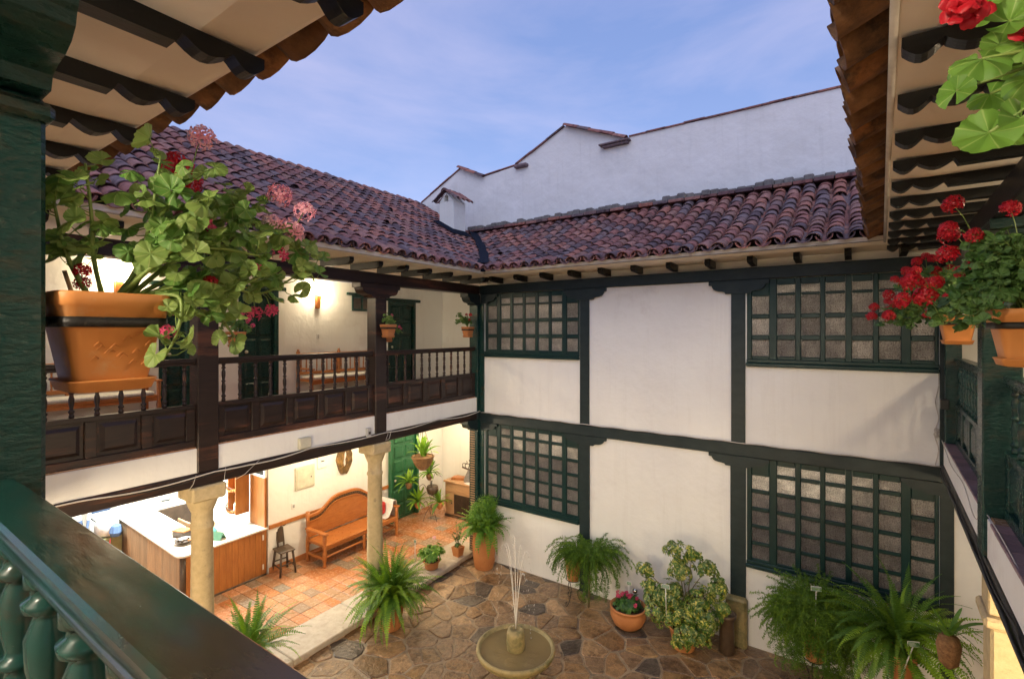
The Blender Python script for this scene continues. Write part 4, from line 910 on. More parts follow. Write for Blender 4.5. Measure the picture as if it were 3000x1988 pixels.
fl = [(-1.63, .70, 5.385, 'pink', .95), (-1.62, .94, 5.265, 'pink', 1.0), (-1.57, 1.0, 5.215, 'pink', .9), (-1.59, .96, 5.14, 'pink', 1.15), (-1.60, .90, 5.16, 'pink', .8), (-1.70, .66, 5.30, 'red', 1.1), (-1.70, .70, 5.26, 'red', .8),
      (-1.60, .71, 4.95, 'red', .5), (-1.59, .84, 5.0, 'hot', .9), (-1.65, .66, 4.87, 'hot', 1.0), (-1.66, .62, 4.865, 'pink', .55), (-1.61, .85, 4.86, 'hot', .9), (-1.60, .90, 4.87, 'hot', .8), (-1.68, .43, 4.96, 'red', .5), (-1.72, .44, 4.93, 'red', .5), (-1.62, .70, 5.12, 'single', 1), (-1.55, .58, 4.80, 'hot', .7), (-1.58, .92, 5.06, 'hot', 1.0)]
geranium(pg, [loc(b) for b in brs], 'geranium_leaf', 5.6, .92, [tuple(a - b for a, b in zip(f[:3], T0)) + f[3:] for f in fl], .0065, .066, seed=4, face=V3(.62, -.42, .0))
q = MB(); q.tube([(.01, -.06, .22), (.005, -.085, .32)], .0055, 6); q.build('stake', 'pale_wood', pg)
# --- red geraniums at right
def wpost(T, x, y): v_ = T @ Vector((x, y, 0)); return v_
def bushy(name, label, o, seed, leafm, nb, rad, up, per, sc_, fls, pot=.22, drop=.1, fr=(.9, .8, .7), ph=.23, col='plastic_clay', center=(0, 0), tilt=(0, 0), group=None, rz=0.0, holder=True):
    t = thing(name, label, 'potted plant', o, 0, group); r_ = random.Random(seed)
    square_pot(t, pot, ph, 0, col, holder)
    br = []
    for i in range(nb):
        a = 2 * math.pi * (i + r_.random() * .6) / nb; rr_ = rad * math.sqrt(r_.uniform(.12, 1)); h = up * r_.uniform(.35, 1) * (1.1 - .5 * rr_ / rad)
        e_ = V3(math.cos(a) * rr_ + tilt[0], math.sin(a) * rr_ + tilt[1], ph + h - (drop if rr_ > rad * .7 else 0)); m_ = V3(e_.x * .4, e_.y * .4, ph + h * .6 + .02)
        br.append([(0, 0, ph - .02), tuple(m_), tuple(e_)])
    fl_ = []
    for i in range(fls):
        b = br[i % nb]; e_ = Vector(b[-1]); d = (V3(e_.x, e_.y, .22).normalized() + V3(-.25, -.45, .1)).normalized(); p = e_ + d * r_.uniform(.05, .12) + V3(0, 0, r_.uniform(0, .07)); fl_.append((*p, fr[0] if isinstance(fr[0], str) else 'red', r_.uniform(.7, 1.15)))
    geranium(t, br, leafm, per, sc_, fl_, .004, .05, seed=seed + 3, upbias=.3, face=V3(-t.location.x * .05, -.35, 0))
    return t
bushy('potted_geranium', 'red geranium in a clay-coloured pot beside the first right post', (.64, 5.17, 4.70), 21, 'geranium_dark', 38, .34, .44, 8.5, .88, 28, drop=.22, tilt=(-.12, -.06))
bushy('potted_geranium', 'nearer red geranium in orange pot, cut by the right edge under the black rafters', (.56, 2.80, 4.66), 8, 'geranium_dark', 36, .27, .36, 10, .72, 22, pot=.22, drop=.18, tilt=(-.05, 0))
# --- geranium hanging close to the camera at top right
tn = thing('hanging_geranium', 'out-of-focus geranium leaves and red petals hanging into the top right corner', 'hanging plant', (.34, .76, 4.86))
square_pot(tn, .16, .13, -.06, 'plastic_clay', False, False)
q = MB()
for a in range(3): q.tube([(.08 * math.cos(a * 2.1), .08 * math.sin(a * 2.1), .06), (0, 0, .6), (0, 0, 1.04)], .0015, 5)
q.build('hanging_wire', 'iron', tn)
o_ = (.34, .76, 4.86); near = [(.109, .685, 5.0, 1.25, (-.15, -.85, .45)), (.104, .683, 5.075, 1.15, (.1, -.8, .5)), (.126, .698, 5.113, 1.05, (.0, -.8, .35)), (.094, .765, 5.078, .95, (-.6, -.7, .2)), (.152, .755, 5.071, 1.1, (-.3, -.8, .2)), (.135, .70, 5.013, 1.05, (.3, -.8, .3)), (.131, .817, 5.085, 1.0, (-.2, -.8, .3)), (.113, .750, 5.156, 1.0, (-.2, -.8, .1)), (.130, .761, 5.118, .9, (.2, -.8, .4)), (.099, .797, 5.118, .85, (-.6, -.6, .3)), (.148, .83, 5.118, 1, (.1, -.9, .3)), (.14, .706, 5.09, 1.0, (.3, -.8, .1)), (.153, .836, 5.035, .9, (0, -.8, .4))]
st = MB(); hub = V3(.24, .76, 5.09)
st.tube(bez([(0 + .34, .76, 4.92), (.30, .76, 5.02), (.24, .76, 5.09)], 6), .007, 8)
st.v = [tuple(a - b for a, b in zip(p, o_)) for p in st.v]
for i, (x, y, z, s_, n_) in enumerate(near):
    p = V3(x, y, z); st.tube([hub - Vector(o_), hub.lerp(p, .5) - Vector(o_) + V3(0, .01, .01), p - Vector(o_)], .0017, 6)
    lf = put('leaf', GL['geranium_near'][i % 5], tn, p - Vector(o_), look(V3(*n_), spin=i * 1.3 + 2.2), s_ * .60)
st.build('stem', 'stem_green', tn)
q = MB(); rr = random.Random(5)
for (x, y, z) in ((.080, .658, 5.118), (.098, .678, 5.124), (.098, .676, 5.14), (.137, .702, 5.10)):
    for k in range(9):
        a = k * .7 + x * 40; c = V3(x, y, z) - Vector(o_); e_ = V3(math.cos(a), rr.uniform(-.5, .2), math.sin(a)).normalized(); f_ = e_.cross(V3(0, 1, 0)).normalized(); P = .0095 + .003 * rr.random(); c = c + V3(rr.uniform(-.004, .004), rr.uniform(-.006, .006), rr.uniform(-.004, .004)); e_ = (e_ + V3(0, rr.uniform(-.6, .6), 0)).normalized()
        rows = []
        for u_ in (0.04, .25, .5, .75, .92, 1.0):
            w_ = P * .62 * math.sin(math.pi * min(1, u_ * .72 + .08)) ** .8 * (1 if u_ < 1 else .55); lift = V3(0, -1, 0) * P * .45 * math.sin(u_ * 2.6)
            rows.append([tuple(c + e_ * P * 1.25 * u_ + f_ * w_ * s_ + lift + V3(0, 1, 0) * abs(s_) * P * .18) for s_ in (-1, -.5, 0, .5, 1)])
        q.grid(rows)
q.build('petal', 'petal_red', tn)
# --- small pots on the left gallery posts
def lp(x, y, z): v_ = TL @ Vector((x, y, z)); return (v_.x, v_.y, v_.z)
bushy('potted_geranium', 'small pale-leaved geranium in terracotta pot hung on the second left post', lp(.16, -2.72, 4.70), 31, 'geranium_leaf', 9, .14, .22, 5, .6, 0, pot=.20, ph=.22, col='terracotta', drop=.03)
bushy('potted_geranium', 'trailing geranium with a few pink flowers behind the second left post', lp(-.22, -2.40, 4.62), 32, 'geranium_dark', 16, .26, .30, 6, .72, 4, pot=.18, ph=.20, col='terracotta', drop=.22, fr=('hot',))
bushy('potted_geranium', 'round-leaved plant with orange blooms in terracotta pot at the corner post', lp(-.08, -.30, 4.68), 33, 'geranium_dark', 14, .22, .30, 6, .72, 3, pot=.20, ph=.22, col='terracotta', drop=.10, tilt=(-.10, -.05))
bushy('potted_geranium', 'small pink-flowered geranium beside the first left post, half behind the big leaves', lp(-.02, -5.12, 4.60), 34, 'geranium_dark', 12, .20, .28, 6, .7, 7, pot=.18, ph=.2, col='terracotta', drop=.10, fr=('hot',))
# --- fern fronds
def frond_mesh(L, arch, m, pairs=30, w=.088, seed=0, curl=0.0):
    r_ = random.Random(seed); q = MB(); pts = []
    x = z = 0; ang = R(arch[0])
    for i in range(pairs + 1):
        pts.append(V3(x, 0, z)); x += L / pairs * math.cos(ang); z += L / pairs * math.sin(ang); ang += R(arch[1] - arch[0]) / pairs
    q.tube(pts[::3] + [pts[-1]], [.0028] * (len(pts[::3]) + 1), 3)
    for i in range(2, pairs):
        t = i / pairs; ww = w * math.sin(math.pi * min(1, (t * .93 + .10))) ** .7 * (1 - .35 * t); d = (pts[i + 1] - pts[i]).normalized(); up = V3(-d.z, 0, d.x); hw = L / pairs * .52
        for sd in (-1, 1):
            e_ = V3(0, sd, 0) * 1 + d * .25 + up * r_.uniform(-.35, .15) ; e_.normalize(); c = pts[i]
            tip = c + e_ * ww * r_.uniform(.85, 1.1)
            o = q.vs([tuple(c - d * hw * .6), tuple(c + d * hw * .6), tuple(c.lerp(tip, .6) + d * hw * .75), tuple(tip), tuple(c.lerp(tip, .6) - d * hw * .5)]); q.fc((o, o + 1, o + 2, o + 3, o + 4))
    return q.mesh('frond', m)
FR = [frond_mesh(1, a, 'fern_leaf', seed=i) for i, a in enumerate([(75, -35), (62, -60), (80, 10), (50, -75), (85, 40)])]
DR = [frond_mesh(1, a, 'fern_leaf', seed=60 + i) for i, a in enumerate([(40, -88), (25, -85), (10, -88)])]
def feather_mesh(L, arch, m, seed, n=30):
    r_ = random.Random(seed); q = MB(); x = z = y = 0; ang = R(arch[0]); pts = []
    for i in range(n + 1):
        pts.append(V3(x, y, z)); x += L / n * math.cos(ang); z += L / n * math.sin(ang); y += r_.uniform(-.01, .01) * L; ang += R(arch[1] - arch[0]) / n
    q.tube(pts[::4] + [pts[-1]], .0018, 3)
    for i in range(2, n):
        for k in range(3):
            d = V3(r_.gauss(0, .6), r_.gauss(0, 1), r_.gauss(0, .8)).normalized(); b = pts[i] + d * .045 * r_.uniform(.5, 1.2)
            for j in range(5):
                c = pts[i].lerp(b, (j + .6) / 5); e_ = V3(r_.gauss(0, 1), r_.gauss(0, 1), r_.gauss(0, 1)).normalized() * .022; f_ = e_.cross(d).normalized() * .0036
                o = q.vs([tuple(c - f_), tuple(c + f_), tuple(c + e_ + f_ * .4), tuple(c - e_)]); q.fc((o, o + 1, o + 2)); q.fc((o, o + 3, o + 1))
    return q.mesh('frond', m)
FD = [feather_mesh(1, a, 'feather_leaf', 70 + i) for i, a in enumerate([(55, -88), (40, -89), (25, -88), (65, -80)])]
FE = [feather_mesh(1, a, 'feather_leaf', i) for i, a in enumerate([(70, -70), (50, -80), (60, -40), (30, -85), (80, 0)])]
import numpy as np
def join_parts(parent, objs, name):
    if not objs: return
    V, LP, LS, RN, off, lo = [], [], [], [], 0, 0; rr_ = random.Random(len(objs))
    for o in objs:
        me = o.data; n = len(me.vertices); a = np.empty(n * 3, dtype=np.float32); me.vertices.foreach_get('co', a); a = a.reshape(-1, 3)
        M4 = np.array(Matrix.LocRotScale(o.location, o.rotation_euler, o.scale), dtype=np.float32); V.append(a @ M4[:3, :3].T + M4[:3, 3])
        l = np.empty(len(me.loops), dtype=np.int32); me.loops.foreach_get('vertex_index', l); LP.append(l + off)
        st_ = np.empty(len(me.polygons), dtype=np.int32); me.polygons.foreach_get('loop_start', st_); LS.append(st_ + lo); RN.append(np.full(len(st_), rr_.random(), dtype=np.float32))
        off += n; lo += len(l)
    V = np.concatenate(V); LP = np.concatenate(LP); LS = np.concatenate(LS); RN = np.concatenate(RN)
    me = bpy.data.meshes.new(name); me.vertices.add(len(V)); me.vertices.foreach_set('co', V.ravel()); me.loops.add(len(LP)); me.loops.foreach_set('vertex_index', LP); me.polygons.add(len(LS)); me.polygons.foreach_set('loop_start', LS)
    at = me.attributes.new('rnd', 'FLOAT', 'FACE'); at.data.foreach_set('value', RN); me.materials.append(objs[0].data.materials[0]); me.update(calc_edges=True)
    for o in objs: bpy.data.objects.remove(o)
    return put(name, me, parent, kind='stuff')
def tuft_mesh(m, seed, n=46, L=.13, w=.0042):
    r_ = random.Random(seed); q = MB()
    for i in range(n):
        d = V3(r_.gauss(0, .55), r_.gauss(0, .55), 1).normalized(); c = d * L * r_.uniform(.1, 1); e_ = V3(r_.gauss(0, 1), r_.gauss(0, 1), r_.gauss(0, .7) + .3).normalized() * .024; f_ = e_.cross(d).normalized() * w
        o = q.vs([tuple(c - f_), tuple(c + f_), tuple(c + e_ + f_ * .3), tuple(c + e_ - f_ * .3)]); q.fc((o, o + 1, o + 2, o + 3))
    return q.mesh('tuft', m)
TU = [tuft_mesh('feather_leaf', i) for i in range(4)]; TB = [tuft_mesh('bright_leaf', 10 + i, 40, .12, .007) for i in range(4)]
def tufts(t, me, c, rad, n, seed, zs=1.0, s=(.7, 1.2), gate=None):
    r_ = random.Random(seed); c = Vector(c); made = []
    for i in range(n):
        d = V3(r_.gauss(0, 1), r_.gauss(0, 1), r_.gauss(0, 1)).normalized(); p = c + V3(d.x * rad[0], d.y * rad[1], d.z * rad[2]) * r_.uniform(.5, 1.0)
        if gate and not gate(p, r_): continue
        o_ = d + V3(0, 0, -.5 if p.z < c.z else .25) + V3(r_.gauss(0, .4), r_.gauss(0, .4), r_.gauss(0, .3)); made.append(put('tuft', me[r_.randrange(len(me))], t, p, look(o_, spin=r_.uniform(0, 6)), r_.uniform(*s)))
    join_parts(t, made, 'foliage')
def fronds(t, me, n, z, smin, smax, seed, tilt=.25, off=(0, 0), sect=None, rad=.04):
    r_ = random.Random(seed)
    for i in range(n):
        a = 2 * math.pi * (i * .618 + r_.uniform(-.05, .05)) if not sect else r_.uniform(*sect)
        s_ = r_.uniform(smin, smax); put('frond', me[r_.randrange(len(me))], t, (math.cos(a) * rad + off[0], math.sin(a) * rad + off[1], z + r_.uniform(-.02, .03)), (r_.uniform(-.35, .35), r_.uniform(-tilt, tilt), a), s_)
def round_pot(t, r0, r1, h, z0=0, m='terracotta', rim=.02, seg=28, bands=False):
    q = MB(); P = [(r0 * .9, z0), (r0, z0 + .01)]
    for k in range(1, 8): f = k / 8; P.append((r0 + (r1 - r0) * f + (.006 * math.sin(k * 2.4) if bands else 0), z0 + h * .88 * f))
    P += [(r1, z0 + h * .88), (r1 + rim, z0 + h * .89), (r1 + rim * 1.1, z0 + h * .97), (r1 + rim * .6, z0 + h), (r1 - rim * .5, z0 + h), (r1 - rim, z0 + h * .9)]
    q.lathe(P, seg=seg); p_ = q.build('pot', m, t)
    q = MB(); q.lathe([(r1 - rim * .8, z0 + h * .9), (.01, z0 + h * .93)], seg=seg, caps=False); q.build('soil', 'soil', t); return p_
def marker(label, p, h, rz, lean=0.0, w=.085):
    t = thing('plant_marker', label, 'plant sign', p, rz); q = MB(); q.tube([(0, 0, 0), (lean, 0, h)], .0065, 6); q.build('stake', 'sign_white', t)
    q = MB(); q.box(lean - w / 2, -.004, h - .02, lean + w / 2, .004, h + .04, b=.002); q.build('label_plate', 'sign_white', t)
    q = MB(); q.box(lean - w / 2 + .006, -.0065, h - .014, lean + w / 2 - .006, -.0035, h + .034, b=.001); q.build('label_face', 'sign_green', t)
    q = MB(); 
    for k in range(3): q.box(lean - w / 2 + .014, -.0078, h + .022 - k * .013, lean + w / 2 - .014 - .01 * (k % 2), -.006, h + .025 - k * .013, b=0)
    q.build('label_lines', 'sign_white', t)
    return t
# fern by the second column
t = thing('potted_fern', 'big arching fern in terracotta pot on the paving before the second stone column', 'potted plant', (-6.22, 5.50, 0))
round_pot(t, .16, .21, .40); fronds(t, FR, 175, .48, .5, .95, 3, .6, rad=.08); fronds(t, DR, 80, .50, .5, .8, 4, .4)
t = thing('potted_fern', 'upright green fern on the stone edge below the first column, above the handrail', 'potted plant', (-6.64, 3.42, .142))
round_pot(t, .14, .18, .30); fronds(t, [FR[0], FR[2], FR[4]], 100, .32, .5, .9, 5, .5)
# planter geranium and small pot on the stone edge
def leafball(t, c, rad, n, me, seed, s0=.5, s1=1.0, squash=.7, stem=True, stem_m='stem_green', name='leaf', base=None, hemi=True):
    r_ = random.Random(seed); st = MB(); base = Vector(base) if base else Vector(c) - V3(0, 0, rad * squash * .8)
    for i in range(n):
        d = V3(r_.gauss(0, 1), r_.gauss(0, 1), r_.gauss(0, 1)).normalized()
        if hemi and d.z < -.35: d.z *= -.6
        p = Vector(c) + V3(d.x * rad, d.y * rad, d.z * rad * squash) * r_.uniform(.45, 1.05) ** .6
        put(name, me[r_.randrange(len(me))], t, p, look(d + V3(0, 0, .5) + V3(r_.gauss(0, .35), r_.gauss(0, .35), 0), spin=r_.uniform(0, 6.28)), r_.uniform(s0, s1))
        if stem and i % 3 == 0: st.tube([base, base.lerp(p, .55) + V3(0, 0, .02), p], .0025, 4)
    if stem: st.build('stem', stem_m, t)
def whorl_mesh(n, L, w, m, seed, droop=.3):
    r_ = random.Random(seed); q = MB()
    for i in range(n):
        a = 2 * math.pi * i / n + r_.uniform(-.2, .2); e_ = V3(math.cos(a), math.sin(a), 0); f_ = V3(-math.sin(a), math.cos(a), 0); l = L * r_.uniform(.8, 1.15); rows = []
        for k, (t_, ww) in enumerate(((0.05, .15), (.35, .85), (.65, 1.0), (.88, .6), (1.0, .05))):
            c = e_ * l * t_ + V3(0, 0, -droop * l * t_ * t_ + .15 * l * t_); rows.append([tuple(c - f_ * w * ww * .5 + V3(0, 0, .1 * w)), tuple(c), tuple(c + f_ * w * ww * .5 + V3(0, 0, .1 * w))])
        q.grid(rows)
    return q.mesh('leaf_cluster', m)
SW = [whorl_mesh(8, .075, .028, 'variegated', i, d) for i, d in enumerate((.5, .2, .8))]
BL = [whorl_mesh(5, .055, .030, 'bright_leaf', i, d) for i, d in enumerate((.4, .8, .1))]
SL = [whorl_mesh(6, .032, .014, 'small_leaf', i, d) for i, d in enumerate((.4, .8, .1))]
t = thing('potted_geranium', 'low round green geranium on the stone edge right of the second column', 'potted plant', lp(-.30, -1.17, .142)); round_pot(t, .12, .15, .16)
leafball(t, (0, 0, .30), .27, 150, BL, 6, .7, 1.2, .62, base=(0, 0, .15)); put('flower_head', FM['pink'][0], t, (-.02, .10, .56), (0, 0, 0), .9)
marker('thin white plant marker standing on the stone edge left of the round green geranium', lp(-.52, -1.40, .142), .55, R(15), 0, .05)
t = thing('potted_succulent', 'small square terracotta pot with wiry grey-green twigs at the end of the stone edge', 'potted plant', lp(-.22, -.45, .142))
q = MB(); q.grid([[(a * .07, b * .07, 0) for a, b in ((-1, -1), (1, -1), (1, 1), (-1, 1))], [(a * .10, b * .10, .19) for a, b in ((-1, -1), (1, -1), (1, 1), (-1, 1))], [(a * .085, b * .085, .19) for a, b in ((-1, -1), (1, -1), (1, 1), (-1, 1))], [(a * .08, b * .08, .16) for a, b in ((-1, -1), (1, -1), (1, 1), (-1, 1))]], True, False); q.fc((12, 13, 14, 15)); q.build('pot', 'terracotta', t)
leafball(t, (0, 0, .22), .07, 22, SL, 7, .7, 1.2); 
rr = random.Random(3); st = MB()
for k in range(7):
    a = rr.uniform(0, 6.28); h = rr.uniform(.25, .62); e_ = V3(math.cos(a) * .12, math.sin(a) * .12, .18 + h) + (V3(-.16, -.08, -.2) if k < 2 else V3(0, 0, 0)); path = bez([(0, 0, .16), (e_.x * .4, e_.y * .4, .18 + h * .5), tuple(e_)], 6); st.tube(path, .003, 4)
    for j in range(9): put('leaf_cluster', SL[j % 3], t, path[4 + j] if 4 + j < len(path) else path[-1], (rr.uniform(-1, 1), rr.uniform(-1, 1), rr.uniform(0, 6)), rr.uniform(.6, 1.1))
st.build('stem', 'stem_brown', t)
# tall terracotta jar in the corner
t = thing('tall_planter', 'tall round terracotta jar with bright feathery foliage in the courtyard corner', 'potted plant', (-6.24, 7.98, 0))
q = MB(); q.lathe([(.165, 0), (.185, .02), (.205, .12), (.228, .3), (.235, .5), (.225, .66), (.205, .72), (.225, .74), (.225, .78), (.19, .78), (.18, .70)], seg=36); q.build('pot', 'terracotta', t)
q = MB(); rr = random.Random(6)
for k in range(9):
    a = R(-110 + k * 22); P = []
    for j in range(7): P.append((math.cos(a + j * .05) * (.212 + j * .0035), math.sin(a + j * .05) * (.212 + j * .0035), .11 + j * .02 + .015 * math.sin(j)))
    q.tube(P, .0035, 4)
q.build('scored_pattern', 'terracotta', t)
fronds(t, [frond_mesh(.5, (80, 20), 'bright_leaf', 14, .07, 40), frond_mesh(.5, (70, -40), 'bright_leaf', 14, .07, 41), frond_mesh(.55, (40, -85), 'bright_leaf', 14, .07, 42)], 130, .76, .65, 1.3, 9, .5, rad=.09)
leafball(t, (0, 0, 1.0), .27, 120, BL, 10, .6, 1.0, 1.1, base=(0, 0, .75))
fronds(t, [frond_mesh(.5, (85, 60), 'bright_leaf', 14, .05, 44)], 8, .95, .8, 1.3, 12, .3, off=(.06, .05))
# asparagus ferns on iron stands
def scroll_stand(t, h, r=.13, legs=3):
    q = MB(); q.tube([(r * math.cos(a * .3927), r * math.sin(a * .3927), h) for a in range(17)], .006, 5); q.build('stand_ring', 'iron', t)
    for k in range(legs):
        a = 2 * math.pi * k / legs + .4; q = MB(); ca, sa = math.cos(a), math.sin(a)
        P = [(r, h), (r * 1.15, h * .75), (r * .6, h * .45), (r * .9, h * .15), (r * 1.5, .012), (r * 1.75, .05), (r * 1.6, .085), (r * 1.45, .06)]
        q.tube(bez([(x * ca, x * sa, z) for x, z in P], 5), .006, 5); q.build('stand_leg', 'iron', t)
t = thing('asparagus_fern', 'wispy hanging asparagus fern in clay pot on a scrolled stand under the left window', 'potted plant', (-4.14, 7.86, 0))
scroll_stand(t, .42); round_pot(t, .10, .145, .40, .40)
fronds(t, FD, 110, .80, .35, .70, 13, .4, off=(.06, 0)); fronds(t, FD, 150, .90, .40, .85, 14, .4, off=(.34, 0), rad=.10)
q = MB(); q.tube([(.3, 0, .0), (.32, 0, .5), (.3, 0, .9)], .02, 6); q.build('stem', 'stem_brown', t)
marker('thin bare white plant stake rising from the wispy asparagus fern under the left window', (-4.03, 7.84, .80), .32, R(10), -.04, .02)
t = thing('asparagus_fern', 'dense rounded asparagus fern on a stand under the lower right window', 'potted plant', (-.46, 7.66, 0))
scroll_stand(t, .5, .14); round_pot(t, .11, .16, .46, .48)
fronds(t, FE, 300, 1.0, .40, .72, 15, .8, rad=.12); fronds(t, FE[1:4], 150, .92, .45, .8, 16, .4, rad=.14)
marker('green plant marker on white stake above the dense asparagus fern under the right window', (-.44, 7.42, .95), .56, R(20), .01, .12)
# Boston fern near the right corner
t = thing('potted_fern', 'large bright Boston fern with long arching fronds in the lower right corner', 'potted plant', (.42, 7.35, 0))
scroll_stand(t, .75, .14); round_pot(t, .11, .16, .34, .74)
FB = [frond_mesh(1, a, 'fern_leaf', 40, .075, 20 + i) for i, a in enumerate([(80, -30), (70, -70), (85, 20), (45, -85), (60, -50)])]
fronds(t, FB, 150, 1.16, .6, 1.02, 17, .5, rad=.07); fronds(t, DR, 40, 1.08, .5, .85, 18, .3)
marker('tilted green plant marker on white stake in front of the large Boston fern', (.38, 6.92, .95), .42, R(25), .14, .12)
asp2 = [o for o in sc.objects if o.get('label', '').startswith('dense rounded asparagus')][0]; asp1 = [o for o in sc.objects if o.get('label', '').startswith('wispy hanging')][0]; jar = [o for o in sc.objects if o.get('label', '').startswith('tall round terracotta jar')][0]
tufts(asp2, TU, (.02, -.05, 1.05), (.52, .42, .42), 620, 1); tufts(asp2, TU, (.05, -.12, .70), (.50, .36, .40), 330, 2, gate=lambda p, r_: not (abs(p.x) < .12 and p.y < 0 and p.z > .35 and r_.random() < .85))
tufts(asp1, TU, (.12, -.02, .92), (.30, .25, .16), 110, 3, s=(.5, .9)); tufts(asp1, TU, (.42, -.02, .92), (.30, .25, .20), 170, 4, s=(.5, .9)); tufts(asp1, TU, (.34, -.05, .55), (.34, .2, .42), 130, 5, s=(.5, .9))
tufts(jar, TB, (.0, -.02, 1.02), (.27, .25, .34), 260, 6); tufts(jar, TB, (.12, 0, 1.30), (.12, .12, .16), 40, 7)
# pink bowl
t = thing('flower_bowl', 'wide terracotta bowl of pink impatiens standing on the paving by the wall', 'potted plant', (-3.06, 7.72, 0))
q = MB(); q.lathe([(.12, 0), (.16, .01), (.235, .08), (.285, .19), (.29, .27), (.275, .315), (.295, .325), (.295, .35), (.265, .35), (.255, .30)], seg=36); q.build('pot', 'terracotta', t)
q = MB(); q.lathe([(.262, .30), (.01, .31)], seg=30, caps=False); q.build('soil', 'soil', t)
leafball(t, (0, 0, .37), .23, 230, SL, 19, .9, 1.7, .55, base=(0, 0, .28)); rr = random.Random(4)
for k in range(15): a = rr.uniform(0, 6.28); d = rr.uniform(.05, .26); put('flower_head', FM['single'][0], t, (math.cos(a) * d - .03, math.sin(a) * d - .03, .50 - d * .3 + rr.uniform(0, .03)), (rr.uniform(-.6, .9), rr.uniform(-.5, .5), 0), 1.15)
marker('small green plant marker standing in the terracotta bowl of pink flowers', (-3.08, 7.80, .30), .36, R(10), 0, .075)
t = thing('glass_ball', 'shiny little round ornament beside the marker in the pink flower bowl', 'ornament', (-3.0, 7.86, .36)); q = MB(); q.lathe([(.004, .14), (.035, .155), (.045, .185), (.035, .215), (.004, .23)], seg=16); mat('chrome', (.6, .62, .65), rough=.08, bump=0, metal=1); q.build('ball', 'chrome', t); q = MB(); q.tube([(0, 0, 0), (0, 0, .15)], .004, 5); q.build('stake', 'iron', t)
# variegated shrub
t = thing('schefflera_shrub', 'variegated yellow-green umbrella shrub in a terracotta pot before the right post', 'potted plant', (-2.16, 7.68, 0))
round_pot(t, .15, .21, .34); st = MB(); rr = random.Random(12)
blobs = [((-.62, .05, 1.02), .17), ((-.55, 0, .80), .13), ((-.42, 0, .66), .22), ((-.15, .05, 1.40), .20), ((-.05, .05, 1.18), .22), ((.10, .05, 1.45), .14), ((.32, .12, 1.26), .17), ((.46, .08, 1.02), .20), ((.20, 0, .80), .26), ((-.20, -.05, .74), .26), ((0, -.08, .56), .30), ((.30, -.05, .60), .28), ((-.35, -.08, .50), .26), ((.12, -.15, .38), .24), ((.30, -.12, .36), .20), ((-.1, -.15, .95), .15), ((.02, -.2, .24), .16), ((.55, .0, .80), .14)]
for c, r0 in blobs:
    c = Vector(c); st.tube(bez([(0, 0, .3), (c.x * .35 + rr.uniform(-.04, .04), c.y * .5, .3 + (c.z - .3) * .55), tuple(c)], 5), [.012 - .0008 * i for i in range(11)], 5)
    n = int(2200 * r0 * r0 * .42)
    for i in range(n):
        d = V3(rr.gauss(0, 1), rr.gauss(0, 1), rr.gauss(0, 1)).normalized(); p = c + d * r0 * rr.uniform(.3, 1.0)
        if p.y > .55: continue
        put('leaf_cluster', SW[rr.randrange(3)], t, p, look(d + V3(0, -.2, .5), spin=rr.uniform(0, 6)), rr.uniform(.7, 1.15))
st.build('stem', 'stem_brown', t)
marker('green plant marker on white stake in front of the variegated shrub', (-2.32, 7.34, .62), .40, R(8), -.01, .115)
t = thing('clay_chimney_pot', 'dark cylindrical clay pot with a rimmed top standing beside the stone plinth', 'pot', (-1.60, 7.92, 0)); q = MB(); q.lathe([(.09, 0), (.11, .03), (.105, .3), (.10, .50), (.135, .56), (.14, .60), (.11, .61), (.09, .54)], seg=24); q.build('body', 'dark_wood', t)
# hanging little plant at the right column
t = thing('hanging_plant', 'small strap-leaved plant tied to the right stone column', 'hanging plant', tuple(TR @ Vector((-.16, -2.55, 2.1))))
q = MB(); q.lathe([(.02, -.25), (.07, -.2), (.09, -.05), (.07, .03), (.03, .05)], seg=12); q.build('root_clump', 'wicker', t)
def strap(L, w, arch, m, seed, fold=.25):
    q = MB(); x = z = 0; ang = R(arch[0]); rows = []; n = 10
    for i in range(n + 1):
        t_ = i / n; ww = w * (math.sin(math.pi * (t_ * .85 + .1)) ** .6) * (1 if i < n else .05); rows.append([(x, -ww, z + fold * ww), (x, 0, z), (x, ww, z + fold * ww)]); x += L / n * math.cos(ang); z += L / n * math.sin(ang); ang += R(arch[1] - arch[0]) / n
    q.grid(rows); return q.mesh('leaf', m)
ST = [strap(.42, .028, a, 'bright_leaf', 0) for a in ((70, 30), (50, -20), (85, 60))]
for k in range(9): put('leaf', ST[k % 3], t, (0, 0, 0), (0, U(-.3, .3), 2.6 + k * .55), U(.6, 1.1))
# hanging basket under the beam and the wire plant stand
t = thing('hanging_basket', 'wicker basket with upright strap leaves hanging below the gallery beam', 'hanging plant', lp(-1.75, .12, 1.58)); t.scale = (1.3, 1.3, 1.3)
q = MB(); 
for k in range(9): z = k * .028; r_ = .06 + .135 * (k / 8) ** .7; q.tube([(r_ * math.cos(a * .3927), r_ * math.sin(a * .3927), z) for a in range(17)], .015, 5)
q.lathe([(.05, 0), (.11, .05), (.17, .16), (.19, .23)], seg=18, caps=True)
for k in range(14): a = k * 6.283 / 14; q.tube([(.06 * math.cos(a), .06 * math.sin(a), 0), (.14 * math.cos(a), .14 * math.sin(a), .08), (.205 * math.cos(a), .205 * math.sin(a), .235)], .008, 4)
q.build('basket', 'wicker', t)
q = MB()
for k in range(3): a = k * 2.1 + .4; q.tube([(.19 * math.cos(a), .19 * math.sin(a), .23), (0, 0, .8), (0, 0, 1.04)], .004, 4)
q.build('hanging_wire', 'iron', t)
ST2 = [strap(.46, .036, a, 'bright_leaf', 0) for a in ((80, 55), (65, 10), (88, 75), (45, -30))]
for k in range(16): put('leaf', ST2[k % 4], t, (U(-.03, .03), U(-.03, .03), .2), (0, U(-.2, .3), k * .93), U(.7, 1.15))
